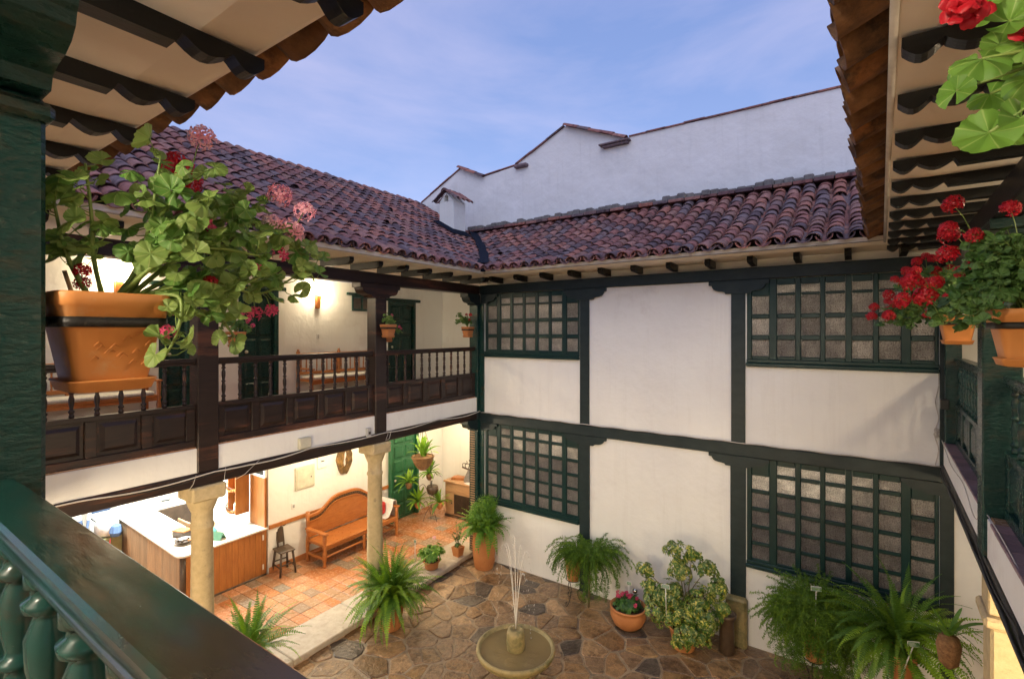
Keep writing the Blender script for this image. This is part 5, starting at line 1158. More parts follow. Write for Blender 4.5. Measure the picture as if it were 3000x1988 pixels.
t = thing('wire_plant_stand', 'tiered wire stand with three pots of small palm tufts by the green door', 'plant stand', lp(-2.05, .72, .13))
q = MB(); q.tube([(0, 0, .02), (0, 0, 1.35)], .006, 6)
for k in range(3): a = k * 2.09; q.tube(bez([(0, 0, .35), (.12 * math.cos(a), .12 * math.sin(a), .2), (.2 * math.cos(a), .2 * math.sin(a), 0)], 5), .006, 5)
for k, (a, h, r_) in enumerate(((3.6, .75, .36), (.6, .55, .22), (4.6, .38, .3), (5.6, .9, .3), (2.6, .95, .28), (.2, 1.1, .3))): q.tube(bez([(0, 0, h - .25), (r_ * .5 * math.cos(a), r_ * .5 * math.sin(a), h + .12), (r_ * math.cos(a), r_ * math.sin(a), h)], 5), .005, 5)
q.build('frame', 'iron', t)
PT = [strap(.26, .018, a, 'fern_leaf', 0) for a in ((70, 10), (40, -30), (85, 40), (20, -60))]
for (x, y, z, n_) in ((-.34, -.42, .98, 26), (-.08, .02, 1.14, 28), (-.26, -.2, .46, 30), (.18, .12, .44, 24)):
    q = MB(); q.lathe([(.03, z - .17), (.07, z - .12), (.085, z - .02), (.06, z)], (x, y, 0), 12); q.build('pot', 'wicker' if z > .9 else 'terracotta', t)
    for k in range(n_): put('leaf', PT[k % 4], t, (x, y, z - .01), (U(-.4, .4), U(-.3, .4), k * 2.4), U(1.1, 1.6))
q = MB(); q.lathe([(.03, .62), (.12, .68), (.15, .78), (.13, .86), (.11, .86)], (.05, 0, 0), 16); q.build('coconut_pot', 'dark_wood', t)
# ------------------------------------------------------------------ fountain
t = thing('fountain', 'round mossy stone fountain with thin water jets in the middle of the courtyard', 'fountain', (-3.72, 5.44, 0))
q = MB(); q.lathe([(.26, 0), (.27, .06), (.17, .12), (.15, .30), (.20, .38), (.40, .46), (.50, .545), (.525, .60), (.52, .63), (.495, .64), (.475, .625), (.46, .56), (.30, .54), (.02, .54)], seg=56); q.build('basin', 'mossy_stone', t)
q = MB(); q.lathe([(.469, .598), (.02, .598)], seg=48, caps=False); q.fc(range(48, 96)); q.build('water', 'basin_water', t)
q = MB(); q.lathe([(.10, .55), (.118, .60), (.125, .68), (.12, .80), (.105, .86), (.06, .865), (.05, .84)], seg=24); q.build('nozzle', 'mossy_stone', t)
q = MB()
for (rx, ry) in ((.24, .06), (-.2, .12), (.1, -.26), (-.12, -.2), (.3, -.14), (0, .27)):
    for r_ in (.03, .055, .08): q.tube([(rx + r_ * math.cos(a * .5236), ry + r_ * math.sin(a * .5236), .5985) for a in range(13)], .0022, 4, False)
q.build('ripples', 'basin_water', t)
jets = [(-.55, .1, 1.05), (-.32, -.1, 1.12), (-.15, .12, 1.20), (-.02, -.05, 1.22), (.12, .1, 1.1), (.40, -.15, .80), (.2, .3, 1.0)]
for jx, jy, h in jets:
    P = []; 
    for k in range(15): s_ = k / 10; P.append((jx * .40 * s_, jy * .40 * s_, .86 + h * (2 * s_ - s_ * s_)))
    q = MB(); q.tube(P[:12], [.0048 - .00025 * i for i in range(12)], 6); 
    rr = random.Random(int(jx * 100))
    for k in range(34):
        s_ = rr.uniform(.7, 1.98); c = V3(jx * .40 * s_ + rr.gauss(0, .008), jy * .40 * s_ + rr.gauss(0, .008), .86 + h * (2 * s_ - s_ * s_)); q.lathe([(.0006, -.012), (.0028, 0), (.0006, .012)], tuple(c), 5)
    q.build('water_jet', 'jet_water', t)
# ------------------------------------------------------------------ furniture
def turned(q, x, y, z0, z1, r=.03, seg=10):
    h = z1 - z0; q.lathe([(r * .9, z0), (r * 1.1, z0 + h * .05), (r * .7, z0 + h * .12), (r, z0 + h * .2), (r * 1.15, z0 + h * .45), (r * .75, z0 + h * .55), (r * 1.2, z0 + h * .6), (r * .8, z0 + h * .66), (r, z0 + h * .8), (r * 1.1, z1)], (x, y, 0), seg)
# carved bench in the lower gallery: local x toward the courtyard, y along the wall
t = thing('carved_bench', 'long orange wooden settle with arched carved back on the lower tiled floor', 'bench', lp(-2.68, -1.34, .128), R(1.5)); t.scale = (1, 1.04, 1)
HB = .97
q = MB(); q.box(.0, -.92, .38, .60, .92, .43, b=.01); q.build('seat', 'bench_wood', t)
q = MB(); q.box(.56, -.90, .33, .59, .90, .379); q.box(.02, -.90, .33, .05, .90, .379); q.build('seat_rail', 'bench_wood', t)
def backtop(y): return .92 + .26 * math.exp(-(y / .52) ** 4)
q = MB(); ys = [-.90 + 1.8 * i / 36 for i in range(37)]
q.prism([(y, .46) for y in ys] + [(y, backtop(y) - .13) for y in ys[::-1]], .0, .022, 'x'); q.build('backrest', 'bench_wood', t)
q = MB(); q.prism([(y, backtop(y) - .055) for y in ys] + [(y, backtop(y)) for y in ys[::-1]], -.01, .045, 'x'); q.prism([(y, backtop(y) - .150) for y in ys] + [(y, backtop(y) - .125) for y in ys[::-1]], -.005, .040, 'x'); q.build('top_rail', 'bench_wood', t)
q = MB(); q.prism([(y, backtop(y) - .1245) for y in ys] + [(y, backtop(y) - .0555) for y in ys[::-1]], .0, .018, 'x'); cb = q.build('carved_band', 'dark_wood', t)
q = MB(); rr = random.Random(1)
for i in range(30):
    y = -.85 + 1.7 * i / 29; z = backtop(y) - .09
    q.tube([(.02, y - .022, z - .018), (.028, y - .008, z + .02), (.028, y + .008, z - .012), (.02, y + .022, z + .02)], .0042, 4)
q.build('carving', 'grey_wood', cb)
for y in (-.92, .92):
    q = MB(); turned(q, .03, y, 0, 1.0, .034); q.build('back_post', 'bench_wood', t)
    q = MB(); turned(q, .58, y, 0, .64, .038); q.build('leg', 'bench_wood', t)
    q = MB(); q.box(-.0, y - .05, .64, .65, y + .05, .68, b=.015); q.build('armrest', 'bench_wood', t)
    q = MB(); q.box(.05, y - .02, .14, .56, y + .02, .19); q.build('side_stretcher', 'bench_wood', t)
q = MB(); turned(q, .58, .02, 0, .33, .032); q.build('leg', 'bench_wood', t)
q = MB(); q.tube([(.58, -.9, .2), (.58, .9, .2)], .022, 8); q.tube([(.05, -.9, .14), (.05, .9, .14)], .018, 8); q.build('front_stretcher', 'bench_wood', t)
# cushions and cloth at far end of bench
t = thing('folded_blanket', 'red and white woven blanket draped over the far arm of the carved settle', 'blanket', lp(-2.35, -.52, .56), R(1.5))
q = MB(); rows = []
for i in range(7):
    x = -.22 + i * .075; rows.append([(x, -.18, .02), (x + .01, -.08, .05 + .02 * math.sin(i)), (x, .04, .24 + .03 * math.sin(i * 2)), (x - .01, .07, .38 + .02 * math.sin(i * 1.7)), (x, .15, .36), (x + .01, .20, .10), (x, .24, -.08)])
q.grid(rows); q.build('white_weave', 'cloth_white', t)
q = MB(); q.box(-.12, -.14, .06, .08, .0, .34, b=.05); q.build('red_fold', 'cloth_red', t)
# stool chair
t = thing('stool_chair', 'small dark wooden stool chair with narrow carved back below the chair rail', 'chair', lp(-2.62, -2.84, .128), R(1.5 - 8))
q = MB(); q.box(-.16, -.15, .43, .18, .15, .465, b=.01); q.build('seat', 'dark_wood', t)
for (x, y) in ((-.12, -.11), (-.12, .11), (.14, -.11), (.14, .11)):
    q = MB(); q.tube([(x * 1.35, y * 1.35, 0), (x, y, .43)], .021, 6); q.build('leg', 'dark_wood', t)
q = MB(); q.tube([(-.15, -.13, .15), (.17, -.13, .15)], .013, 6); q.tube([(-.15, .13, .15), (.17, .13, .15)], .013, 6); q.tube([(.165, -.13, .2), (.165, .13, .2)], .013, 6); q.tube([(-.15, -.13, .2), (-.15, .13, .2)], .013, 6); q.build('stretcher', 'dark_wood', t)
q = MB()
for y0, y1_ in ((-.07, -.045), (.045, .07)): q.prism([(-.13, .46), (-.10, .46), (-.20, .86), (-.235, .86)], y0, y1_, 'y')
q.prism([(-.125, .55), (-.115, .55), (-.185, .84), (-.20, .84)], -.044, .044, 'y'); q.build('backrest', 'dark_wood', t)
q = MB(); q.prism([(-.13, .84), (-.09, .82), (0, .86), (.09, .82), (.13, .84), (.12, .90), (.05, .93), (-.05, .93), (-.12, .90)], -.24, -.19, 'x'); q.build('crest', 'dark_wood', t)
# upper benches
def slat_bench(label, p, L, rz):
    t = thing('slat_bench', label, 'bench', p, rz)
    q = MB(); q.box(.0, -L / 2, .38, .48, L / 2, .42); q.build('seat', 'bench_wood', t)
    q = MB(); q.box(.04, -L / 2 + .05, .421, .47, L / 2 - .05, .475, b=.02); q.build('cushion', 'cushion', t)
    for y in (-L / 2, 0, L / 2):
        q = MB(); q.box(-.02, y - .03, 0 if y else .36, .03, y + .03, .98, b=.006); q.box(-.015, y - .022, .981, .025, y + .022, 1.02, b=.01); q.build('back_post', 'bench_wood', t)
    for y in (-L / 2, L / 2):
        q = MB(); turned(q, .46, y, 0, .62, .028); q.build('leg', 'bench_wood', t); q = MB(); q.box(.03, y - .035, .62, .52, y + .035, .65, b=.01); q.build('armrest', 'bench_wood', t)
    q = MB(); q.box(-.005, -L / 2, .86, .02, L / 2, .94); q.box(-.005, -L / 2, .50, .02, L / 2, .56); q.box(.45, -L / 2, .33, .475, L / 2, .379); q.build('rail', 'bench_wood', t)
    n = int(L / .115)
    for i in range(n):
        y = -L / 2 + L * (i + .5) / n
        if abs(y) < .04: continue
        q = MB(); turned(q, .008, y, .56, .86, .014, 6); q.build('spindle', 'bench_wood', t)
    return t
slat_bench('honey wood bench with spindle back and white cushion beyond the second balustrade bay', lp(-2.74, -1.48, 3.42), 1.95, R(1.5))
slat_bench('honey wood cushioned bench half hidden behind the big orange pot', lp(-2.74, -6.05, 3.42), 1.9, R(1.5))
t = thing('tiled_cabinet', 'dark cabinet with mosaic-tiled front at the end of the upper gallery', 'cabinet', lp(-.55, 1.0, 3.42), R(1.5))
q = MB(); q.box(-.32, -.2, 0, .32, .2, 1.12, b=.01); q.build('body', 'black_plate', t); q = MB(); q.box(-.34, -.22, 1.121, .34, .22, 1.15); q.build('top', 'dark_wood', t)
for k in range(2): q = MB(); q.box(-.28 + k * .29, -.215, .08, -.01 + k * .29, -.201, .85); q.build('door', 'mosaic', t)
t = thing('glass_jar', 'clear upturned glass vase standing on the tiled cabinet', 'vase', lp(-.62, .95, 4.572)); q = MB(); q.lathe([(.07, 0), (.05, .05), (.03, .1), (.06, .2), (.09, .28), (.085, .28), (.05, .2)], seg=16); q.build('body', 'sign_white', t)
# lower cabinet with branch ornament
t = thing('wooden_cabinet', 'pale wooden cabinet with barred door at the corner of the lower gallery', 'cabinet', lp(-1.42, 1.42, .128), R(1.5))
q = MB(); q.box(-.55, -.26, .06, .62, .26, .86, b=.005); q.build('body', 'pale_wood', t); q = MB(); q.box(-.585, -.30, .861, .66, .28, .90, b=.01); q.build('top', 'pale_wood', t)
q = MB(); q.box(-.56, -.275, .0, .63, .27, .058); q.build('plinth', 'dark_wood', t); q = MB(); q.box(-.50, -.275, .63, .58, -.261, .82); q.build('drawer', 'pale_wood', t)
q = MB(); q.box(-.25, -.268, .10, .25, -.2605, .59, b=.001); q.build('door_opening', 'soil', t); q = MB(); q.box(-.50, -.274, .09, -.26, -.261, .60); q.box(.26, -.274, .09, .58, -.261, .60); q.build('door_panel', 'pale_wood', t)  # dark sheet behind the bars stands for the shaded cabinet inside
for k in range(13): q = MB(); q.box(-.235 + k * .038, -.282, .10, -.220 + k * .038, -.269, .59, b=.002); q.build('door_bar', 'dark_wood', t)
q = MB(); q.lathe([(.004, 0), (.016, .01), (.016, .02), (.004, .03)], seg=10); q.build('knob', 'black_plate', t, (-.31, -.274, .36), (R(90), 0, 0))
t = thing('branch_ornament', 'twisted root branch mounted on a dark stone on top of the corner cabinet', 'ornament', lp(-1.25, 1.35, 1.03)); rr = random.Random(8)
q = MB(); q.tube(bez([(-.32, 0, .34), (-.1, .02, .30), (.15, 0, .30), (.4, 0, .22)], 5), .022, 6)
for k in range(7): x = -.3 + k * .09; q.tube(bez([(x, 0, .32), (x + rr.uniform(-.06, .1), .02, .42), (x + rr.uniform(-.02, .14), 0, .44 + rr.uniform(0, .12)), (x + rr.uniform(-.02, .16), .02, .50 + rr.uniform(0, .1))], 4), .010, 5)
q.build('branch', 'dark_wood', t)
q = MB(); q.lathe([(.14, 0), (.13, .06), (.09, .14), (.04, .24), (.02, .3)], (-.12, 0, 0), 9, sy=.7, smooth=False); q.build('rock', 'mortar_grey', t)
t = thing('wooden_box', 'flat reddish wooden box on the corner cabinet under the root ornament', 'box', lp(-1.72, 1.40, 1.03), R(20)); q = MB(); q.box(-.17, -.10, 0, .17, .10, .05); q.build('body', 'orange_wood', t); q = MB(); q.box(-.16, -.09, .051, .16, .09, .062); q.build('lid', 'bench_wood', t)
t = thing('white_cloth', 'white cloth spread over the front of the corner cabinet top', 'cloth', lp(-1.15, 1.28, 1.031)); q = MB(); q.grid([[(-.22, -.12, .004), (0, -.16, .006), (.25, -.12, .004)], [(-.2, 0, .012), (.02, 0, .02), (.26, .02, .01)], [(-.22, .1, .004), (.03, .12, .01), (.24, .1, .004)]]); q.build('cloth', 'cloth_white', t)
# reception counter
def lpt(ps): return ps
t = thing('reception_counter', 'U-shaped reception counter with pale top and vertical plank front', 'counter', (-6.62, 8.31, .128), R(1.5))
def rnd_poly(pts, r, n=6):
    out = []; m = len(pts)
    for i in range(m):
        p, a, b = Vector((*pts[i][:2], 0)), Vector((*pts[i - 1][:2], 0)), Vector((*pts[(i + 1) % m][:2], 0)); rr_ = pts[i][2] if len(pts[i]) > 2 else r
        if rr_ <= 0: out.append((p.x, p.y)); continue
        u = (a - p).normalized() * rr_; w = (b - p).normalized() * rr_
        for k in range(n + 1): s_ = k / n; q_ = (p + u) * (1 - s_) ** 2 + p * 2 * s_ * (1 - s_) + (p + w) * s_ * s_; out.append((q_.x, q_.y))
    return out
OUT = [(-6.38, -4.40, .2), (-2.77, -4.62, .16), (-2.77, -3.07, .0), (-3.30, -3.07, 0), (-3.34, -3.96, .05), (-5.72, -3.84, .16), (-5.62, -2.78, 0), (-7.12, -2.78, 0), (-7.15, -3.72, .25)]
P = rnd_poly(OUT, .1)
q = MB()
o0 = q.vs([(x, y, .875) for x, y in P]); o1 = q.vs([(x, y, .905) for x, y in P]); n = len(P)
q.fc([o1 + i for i in range(n)]); q.fc([o0 + i for i in range(n)][::-1])
for i in range(n): q.fc((o0 + i, o0 + (i + 1) % n, o1 + (i + 1) % n, o1 + i))
q.build('counter_top', 'counter_top', t)
# plank fronts
a_, b_ = V3(-6.28, -4.345, 0), V3(-2.86, -4.553, 0); dd = (b_ - a_).normalized(); nn = int((b_ - a_).length / .114)
for i in range(nn):
    p = a_ + dd * (.114 * i); T_ = Matrix.Translation(p) @ Matrix.Rotation(math.atan2(dd.y, dd.x), 4, 'Z'); q = MB(); q.box(.0015, -.018, .03, .1125, .006, .87, b=.004, T=T_); q.build('plank', 'grey_wood', t)
for i in range(13):
    y = -4.49 + i * .109; q = MB(); q.box(-2.836, y + .0015, .03, -2.812, y + .1075, .87, b=.003); q.build('plank', 'orange_wood', t)
q = MB(); q.box(0, .008, 0, 3.42, .04, .874, b=0, T=Matrix.Translation(a_) @ Matrix.Rotation(math.atan2(dd.y, dd.x), 4, 'Z')); q.box(-2.87, -4.49, 0, -2.838, -3.08, .874, b=0); q.lathe([(.05, 0), (.05, .873)], (-2.862, -4.515, 0), 12)
q.box(-6.31, -4.33, .01, -6.27, -3.9, .874); q.box(-5.72, -3.92, .2, -3.40, -3.89, .874); q.box(-3.32, -3.9, .1, -3.29, -3.09, .874); q.box(-5.70, -3.85, .1, -5.66, -2.8, .874); q.build('carcass', 'dark_wood', t)
q = MB(); q.box(-2.825, -4.50, -.01, -2.80, -3.08, .028); q.build('kickboard', 'dark_wood', t)
bx('hinge', 'white_panel', t, -2.811, -3.16, .68, -2.805, -3.13, .78); bx('hinge', 'white_panel', t, -2.811, -3.16, .12, -2.805, -3.13, .22)
bx('inner_cupboard', 'pale_wood', t, -5.0, -3.70, .45, -4.5, -3.67, .82)
Z = .128 + .905
t = thing('tall_door_leaf', 'narrow reddish-brown door leaf with framed glass standing open above the counter', 'door', lp(-2.90, -3.10, Z + .003), R(1.5)); q = MB(); q.box(-.42, -.02, 0, .10, .02, .95); q.build('panel', 'orange_wood', t)
q = MB(); q.box(-.42, -.022, .951, .10, .022, .99); q.box(-.42, -.022, .991, -.37, .022, 1.45); q.box(.05, -.022, .991, .10, .022, 1.45); q.build('frame', 'white_panel', t); bx('glass', 'black_plate', t, -.369, -.004, .991, .049, .004, 1.45)
t = thing('corner_shelf', 'curved wooden corner shelf with little railings full of trinkets behind the counter', 'shelf', lp(-3.62, -3.25, Z + .2), R(1.5))
q = MB(); q.box(-.42, .12, 0, .25, .15, 1.35); q.box(.22, -.12, 0, .25, .12, 1.35); q.box(-.10, -.1, 0, -.07, .12, 1.35); q.build('back_panel', 'orange_wood', t)
for z in (0.0, .42, .84):
    q = MB(); PP = [(-.40, .12), (.22, .12), (.22, -.05)] + [(.22 - .62 * math.sin(a * .26), .12 - .27 * math.cos(a * .26)) for a in range(1, 6)]; q.prism(PP, z, z + .02, 'z'); q.build('shelf_board', 'orange_wood', t)
    q = MB(); 
    for k in range(10): a = k * .15; q.lathe([(.004, 0), (.008, .03), (.004, .06)], (.20 - .6 * math.sin(a), .10 - .24 * math.cos(a), z + .02), 6)
    q.tube([(.20 - .6 * math.sin(k * .15), .10 - .24 * math.cos(k * .15), z + .085) for k in range(10)], .006, 5); q.build('gallery_rail', 'dark_wood', t)
for i, (x, c, l, z) in enumerate(((-.05, 'cloth_blue', 'small blue figurine standing on the corner shelf', .04), (.08, 'cloth_white', 'white round trinket on the lowest tier of the corner shelf', .04))):
    v_ = TL @ Vector((-3.62 + x, -3.28, Z + .2 + .022 + (.84 if i == 0 else 0))); tt = thing('trinket', l, 'trinket', tuple(v_)); q = MB(); q.lathe([(.03, 0), (.045, .03), (.035, .08), (.045, .12), (.02, .17)], seg=12); q.build('body', c, tt)
t = thing('keepsake_box', 'small brown wooden box on the counter beside the first stone column', 'box', lp(-3.72, -4.16, Z + .002), R(20)); bx('body', 'dark_wood', t, -.14, -.09, 0, .14, .09, .10, b=.006); bx('lid', 'bench_wood', t, -.15, -.10, .101, .15, .10, .125, b=.006)
t = thing('trinket_bowl', 'shallow dark bowl of small items on the counter corner', 'bowl', lp(-3.36, -4.28, Z + .002)); q = MB(); q.lathe([(.06, 0), (.09, .01), (.15, .045), (.16, .06), (.145, .055), (.08, .02)], seg=24); q.build('bowl', 'dark_wood', t)
rr = random.Random(4)
for k in range(9): q = MB(); q.lathe([(.005, 0), (.025, .012), (.022, .03), (.005, .04)], seg=8); q.build('candy', rr.choice(['cloth_white', 'dark_wood', 'terracotta']), t, (rr.uniform(-.09, .09), rr.uniform(-.09, .09), .022))
t = thing('desk_sign', 'little teal tent sign standing on the bright end of the counter', 'sign', lp(-3.02, -3.86, Z + .002), R(30)); q = MB(); q.prism([(-.08, 0), (0, .13), (.08, 0), (.07, 0), (0, .115), (-.07, 0)], -.09, .09, 'x'); q.build('body', 'sign_green', t)
t = thing('desk_clutter', 'green and black bundle lying inside the counter recess', 'bag', lp(-4.2, -3.45, .68)); q = MB(); q.lathe([(.1, 0), (.17, .05), (.16, .13), (.06, .18), (.01, .19)], seg=14, sy=.7); q.build('bag', 'cloth_teal', t); bx('desk', 'grey_wood', t, -.7, -.3, -.04, .7, .5, -.002)
t = thing('telephone_set', 'dark keyboard-like device on the rear counter', 'device', lp(-6.3, -3.4, Z + .002), R(-20)); bx('body', 'black_plate', t, -.22, -.08, 0, .22, .08, .025); bx('keys', 'box_grey', t, -.20, -.07, .0255, .20, .07, .031)
# luggage left of the counter
t = thing('luggage_bag', 'bulky white bag heaped on a green crate left of the counter', 'bag', lp(-5.86, -4.62, .732)); q = MB()
q.lathe([(.16, 0), (.24, .08), (.25, .22), (.2, .34), (.1, .42), (.02, .44)], seg=16, sy=.8); q.build('body', 'cloth_white', t); q = MB(); q.tube([(.1, -.2, .34), (.0, -.25, .40), (-.1, -.2, .36)], .012, 5); q.build('strap', 'cable_black', t)
t = thing('green_crate', 'olive wooden crate with two finger holes under the white bag', 'crate', lp(-5.86, -4.62, .128), R(4)); bx('body', 'green_crate', t, -.22, -.18, 0, .22, .18, .60, b=.01)
for x in (-.08, .08): q = MB(); q.lathe([(.0005, .0), (.025, .0), (.025, .004), (.0005, .004)], seg=12); q.build('hole', 'soil', t, (x, -.181, .42), (R(90), 0, 0))  # flat dark discs, the shade of finger holes given as colour
t = thing('red_cloth', 'bright red cloth hanging beside the crate at the counter end', 'cloth', lp(-5.56, -4.60, .128)); q = MB(); q.grid([[(-.02, -.05, .62), (.12, -.08, .62)], [(-.06, -.10, .35), (.14, -.12, .36)], [(-.10, -.12, .0), (.14, -.14, .0)]]); q.build('cloth', 'cloth_red', t)
t = thing('blue_jacket', 'crumpled blue and white garment on top beside the white bag', 'clothing', lp(-5.58, -4.56, .76)); q = MB(); q.lathe([(.10, 0), (.14, .08), (.10, .2), (.02, .24)], seg=9, sy=.8, smooth=False); q.build('cloth', 'cloth_blue', t)
t = thing('teal_box', 'teal storage box on the floor behind the person', 'box', lp(-6.75, -5.0, .128)); bx('body', 'cloth_teal', t, -.3, -.25, 0, .3, .25, .5); bx('lid', 'cloth_teal', t, -.32, -.27, .501, .32, .27, .54)
t = thing('blue_water_cooler', 'blue container standing on the far side of the counter bend', 'container', lp(-7.35, -4.3, .128)); bx('body', 'cloth_blue', t, -.18, -.18, .7, .18, .18, 1.25, b=.03); bx('stand', 'white_panel', t, -.2, -.2, 0, .2, .2, .699)
# the person by the reception
def person(label, p, rz):
    t = thing('person', label, 'person', p, rz)
    sk = [((0, 0, .95), .125), ((0, -.01, 1.15), .115), ((0, 0, 1.35), .135), ((0, 0, 1.47), .065), ((0, -.01, 1.56), .055), ((0, -.015, 1.66), .092), ((0, -.01, 1.74), .075),
          ((.17, 0, 1.41), .055), ((.24, .01, 1.14), .040), ((.24, -.10, .92), .028), ((-.17, 0, 1.41), .055), ((-.24, .01, 1.14), .040), ((-.24, -.10, .92), .028),
          ((.09, 0, .86), .095), ((.10, -.02, .50), .062), ((.10, .02, .09), .040), ((.10, -.12, .04), .035), ((-.09, 0, .86), .095), ((-.10, .03, .50), .062), ((-.10, .07, .09), .040), ((-.10, -.06, .04), .035),
          ((.24, -.15, .86), .026), ((-.24, -.15, .86), .026)]
    ed = [(0, 1), (1, 2), (2, 3), (3, 4), (4, 5), (5, 6), (2, 7), (7, 8), (8, 9), (2, 10), (10, 11), (11, 12), (0, 13), (13, 14), (14, 15), (15, 16), (0, 17), (17, 18), (18, 19), (19, 20), (9, 21), (12, 22)]
    for sx, hb, wr in ((1, 21, 9), (-1, 22, 12)):
        for k in range(5):
            b = len(sk); x = sx * .24 + (k - 1.8) * .016; sk.append(((x, -.19 if k else -.13, .80 if k else .83), .0085)); sk.append(((x, -.185 if k else -.15, .765 if k else .80), .0075)); ed.append((hb, b)); ed.append((b, b + 1))
    me = bpy.data.meshes.new('body'); me.from_pydata([s_[0] for s_ in sk], ed, []); o = put('body', me, t)
    md = o.modifiers.new('skin', 'SKIN'); 
    for i, s_ in enumerate(sk): me.skin_vertices[0].data[i].radius = (s_[1], s_[1] * .85)
    me.skin_vertices[0].data[0].use_root = True
    ss = o.modifiers.new('sub', 'SUBSURF'); ss.levels = ss.render_levels = 2
    m = bpy.data.materials.new('person_cloth'); m.use_nodes = True; tt = m.node_tree; k = tt.links; b = tt.nodes['Principled BSDF']; b.inputs['Roughness'].default_value = .85
    tcn = node(tt, 'ShaderNodeTexCoord'); sp = node(tt, 'ShaderNodeSeparateXYZ'); k.new(tcn.outputs['Object'], sp.inputs[0]); rp = node(tt, 'ShaderNodeValToRGB'); dv = node(tt, 'ShaderNodeMath', operation='MULTIPLY'); dv.inputs[1].default_value = .5; k.new(sp.outputs['Z'], dv.inputs[0]); k.new(dv.outputs[0], rp.inputs[0])
    rp.color_ramp.interpolation = 'CONSTANT'; el = rp.color_ramp.elements; el[0].color = (.02, .02, .02, 1); el[1].position = .04; el[1].color = (.07, .11, .21, 1); x = el.new(.515); x.color = (.62, .67, .65, 1); x = el.new(.745); x.color = (.40, .23, .15, 1)
    k.new(rp.outputs[0], b.inputs['Base Color']); me.materials.append(m)
    q = MB(); q.lathe([(.02, .105), (.08, .085), (.105, .03), (.10, -.04), (.085, -.09)], (0, .015, 1.70), 14, caps=True, sy=1.05); q.build('hair', 'hair', t)
    q = MB(); q.lathe([(.004, -.02), (.014, 0), (.004, .03)], (0, -.10, 1.66), 8); q.build('nose', 'skin', t)
    return t
person('person in a pale shirt and blue jeans standing by the reception, seen under the beam', lp(-5.92, -5.12, .128), R(60))
# wall things
t = thing('wall_plaque', 'oval dark wooden plaque with a pale figure hung on the lower gallery wall', 'wall art', lp(-2.795, -1.30, 1.98), R(1.5)); q = MB()
P = [(.20 * math.cos(a * .2618) * (1 + .08 * math.sin(a * 1.7)), .34 * math.sin(a * .2618) * (1 + .05 * math.cos(a * 2.3))) for a in range(24)]; q.prism(P, 0, .035, 'x'); q.build('board', 'art_dark', t)
q = MB(); q.prism([(-.02, -.16), (.015, -.12), (.0, -.02), (.03, .08), (.015, .16), (-.01, .11), (-.02, 0), (-.035, -.08)], .0355, .05, 'x'); q.build('figure', 'cloth_white', t)
t = thing('breaker_box', 'large beige breaker box on the lower gallery wall above the chair rail', 'electrical box', lp(-2.80, -2.27, 1.78), R(1.5)); bx('body', 'box_cream', t, 0, -.22, -.20, .03, .22, .26); bx('door', 'box_cream', t, .031, -.19, -.17, .04, .19, .23); bx('latch', 'black_plate', t, .041, .12, .0, .046, .14, .03)
t = thing('breaker_box', 'smaller white breaker box with dark switch beside the large beige one', 'electrical box', lp(-2.80, -1.86, 2.02), R(1.5)); bx('body', 'white_panel', t, 0, -.12, -.12, .03, .12, .14); bx('switch', 'black_plate', t, .031, -.04, .02, .038, .04, .04)
t = thing('wall_switch', 'small white double socket on the lower wall left of the settle', 'switch', lp(-2.80, -2.52, 1.28), R(1.5)); bx('plate', 'white_panel', t, 0, -.04, -.06, .012, .04, .06); bx('button', 'box_grey', t, .0125, -.02, -.03, .018, .02, .03)
t = thing('wall_outlet', 'white outlet plate on the upper gallery wall above the spindle bench', 'outlet', lp(-2.80, -1.95, 4.70), R(1.5)); bx('plate', 'white_panel', t, 0, -.035, -.055, .01, .035, .055); bx('socket', 'box_grey', t, .0105, -.015, .005, .014, .015, .035); bx('socket', 'box_grey', t, .0105, -.015, -.035, .014, .015, -.005)
def sconce(label, x, y, z, e, s=.02):
    t = thing('wall_sconce', label, 'wall lamp', lp(x, y, z), R(1.5)); q = MB(); q.box(0, -.045, -.20, .03, .045, .10); q.build('backplate', 'orange_wood', t)
    q = MB(); q.prism([(.03, -.18), (.09, .08), (.10, .08), (.045, -.18)], -.045, .045, 'y'); q.build('shade', 'bench_wood', t); q = MB(); q.lathe([(.01, -.06), (.028, -.02), (.03, .03), (.015, .07), (.003, .08)], (.065, 0, .11), 12); q.build('bulb', 'lamp_glow', t)
    lamp('sconce_light', (.10, 0, .15), e, (1, .80, .52), .05, t); return t
sconce('lit wooden wall sconce glowing between the doors of the upper left gallery', -2.795, -1.98, 5.48, 60)
sconce('lit wall sconce glaring behind the leaves of the big geranium', -2.795, -5.45, 5.48, 65)
sconce('lit wall sconce in the lower gallery behind the second stone column', -2.795, -.62, 2.45, 38)
t = thing('ceiling_lamp', 'bright round ceiling lamp over the lower tiled gallery floor', 'ceiling lamp', lp(-1.6, -2.1, 2.94)); q = MB(); q.lathe([(.10, .04), (.11, .0), (.09, -.04), (.03, -.06)], seg=20); q.build('globe', 'lamp_glow', t); lamp('ceiling_light', (0, 0, -.13), 80, (1, .80, .54), .10, t)
t2 = thing('ceiling_lamp', 'round ceiling lamp near the hanging basket and the green door', 'ceiling lamp', lp(-1.55, .65, 2.94)); q = MB(); q.lathe([(.10, .04), (.11, .0), (.09, -.04), (.03, -.06)], seg=20); q.build('globe', 'lamp_glow', t2); lamp('ceiling_light', (0, 0, -.13), 62, (1, .78, .50), .10, t2)
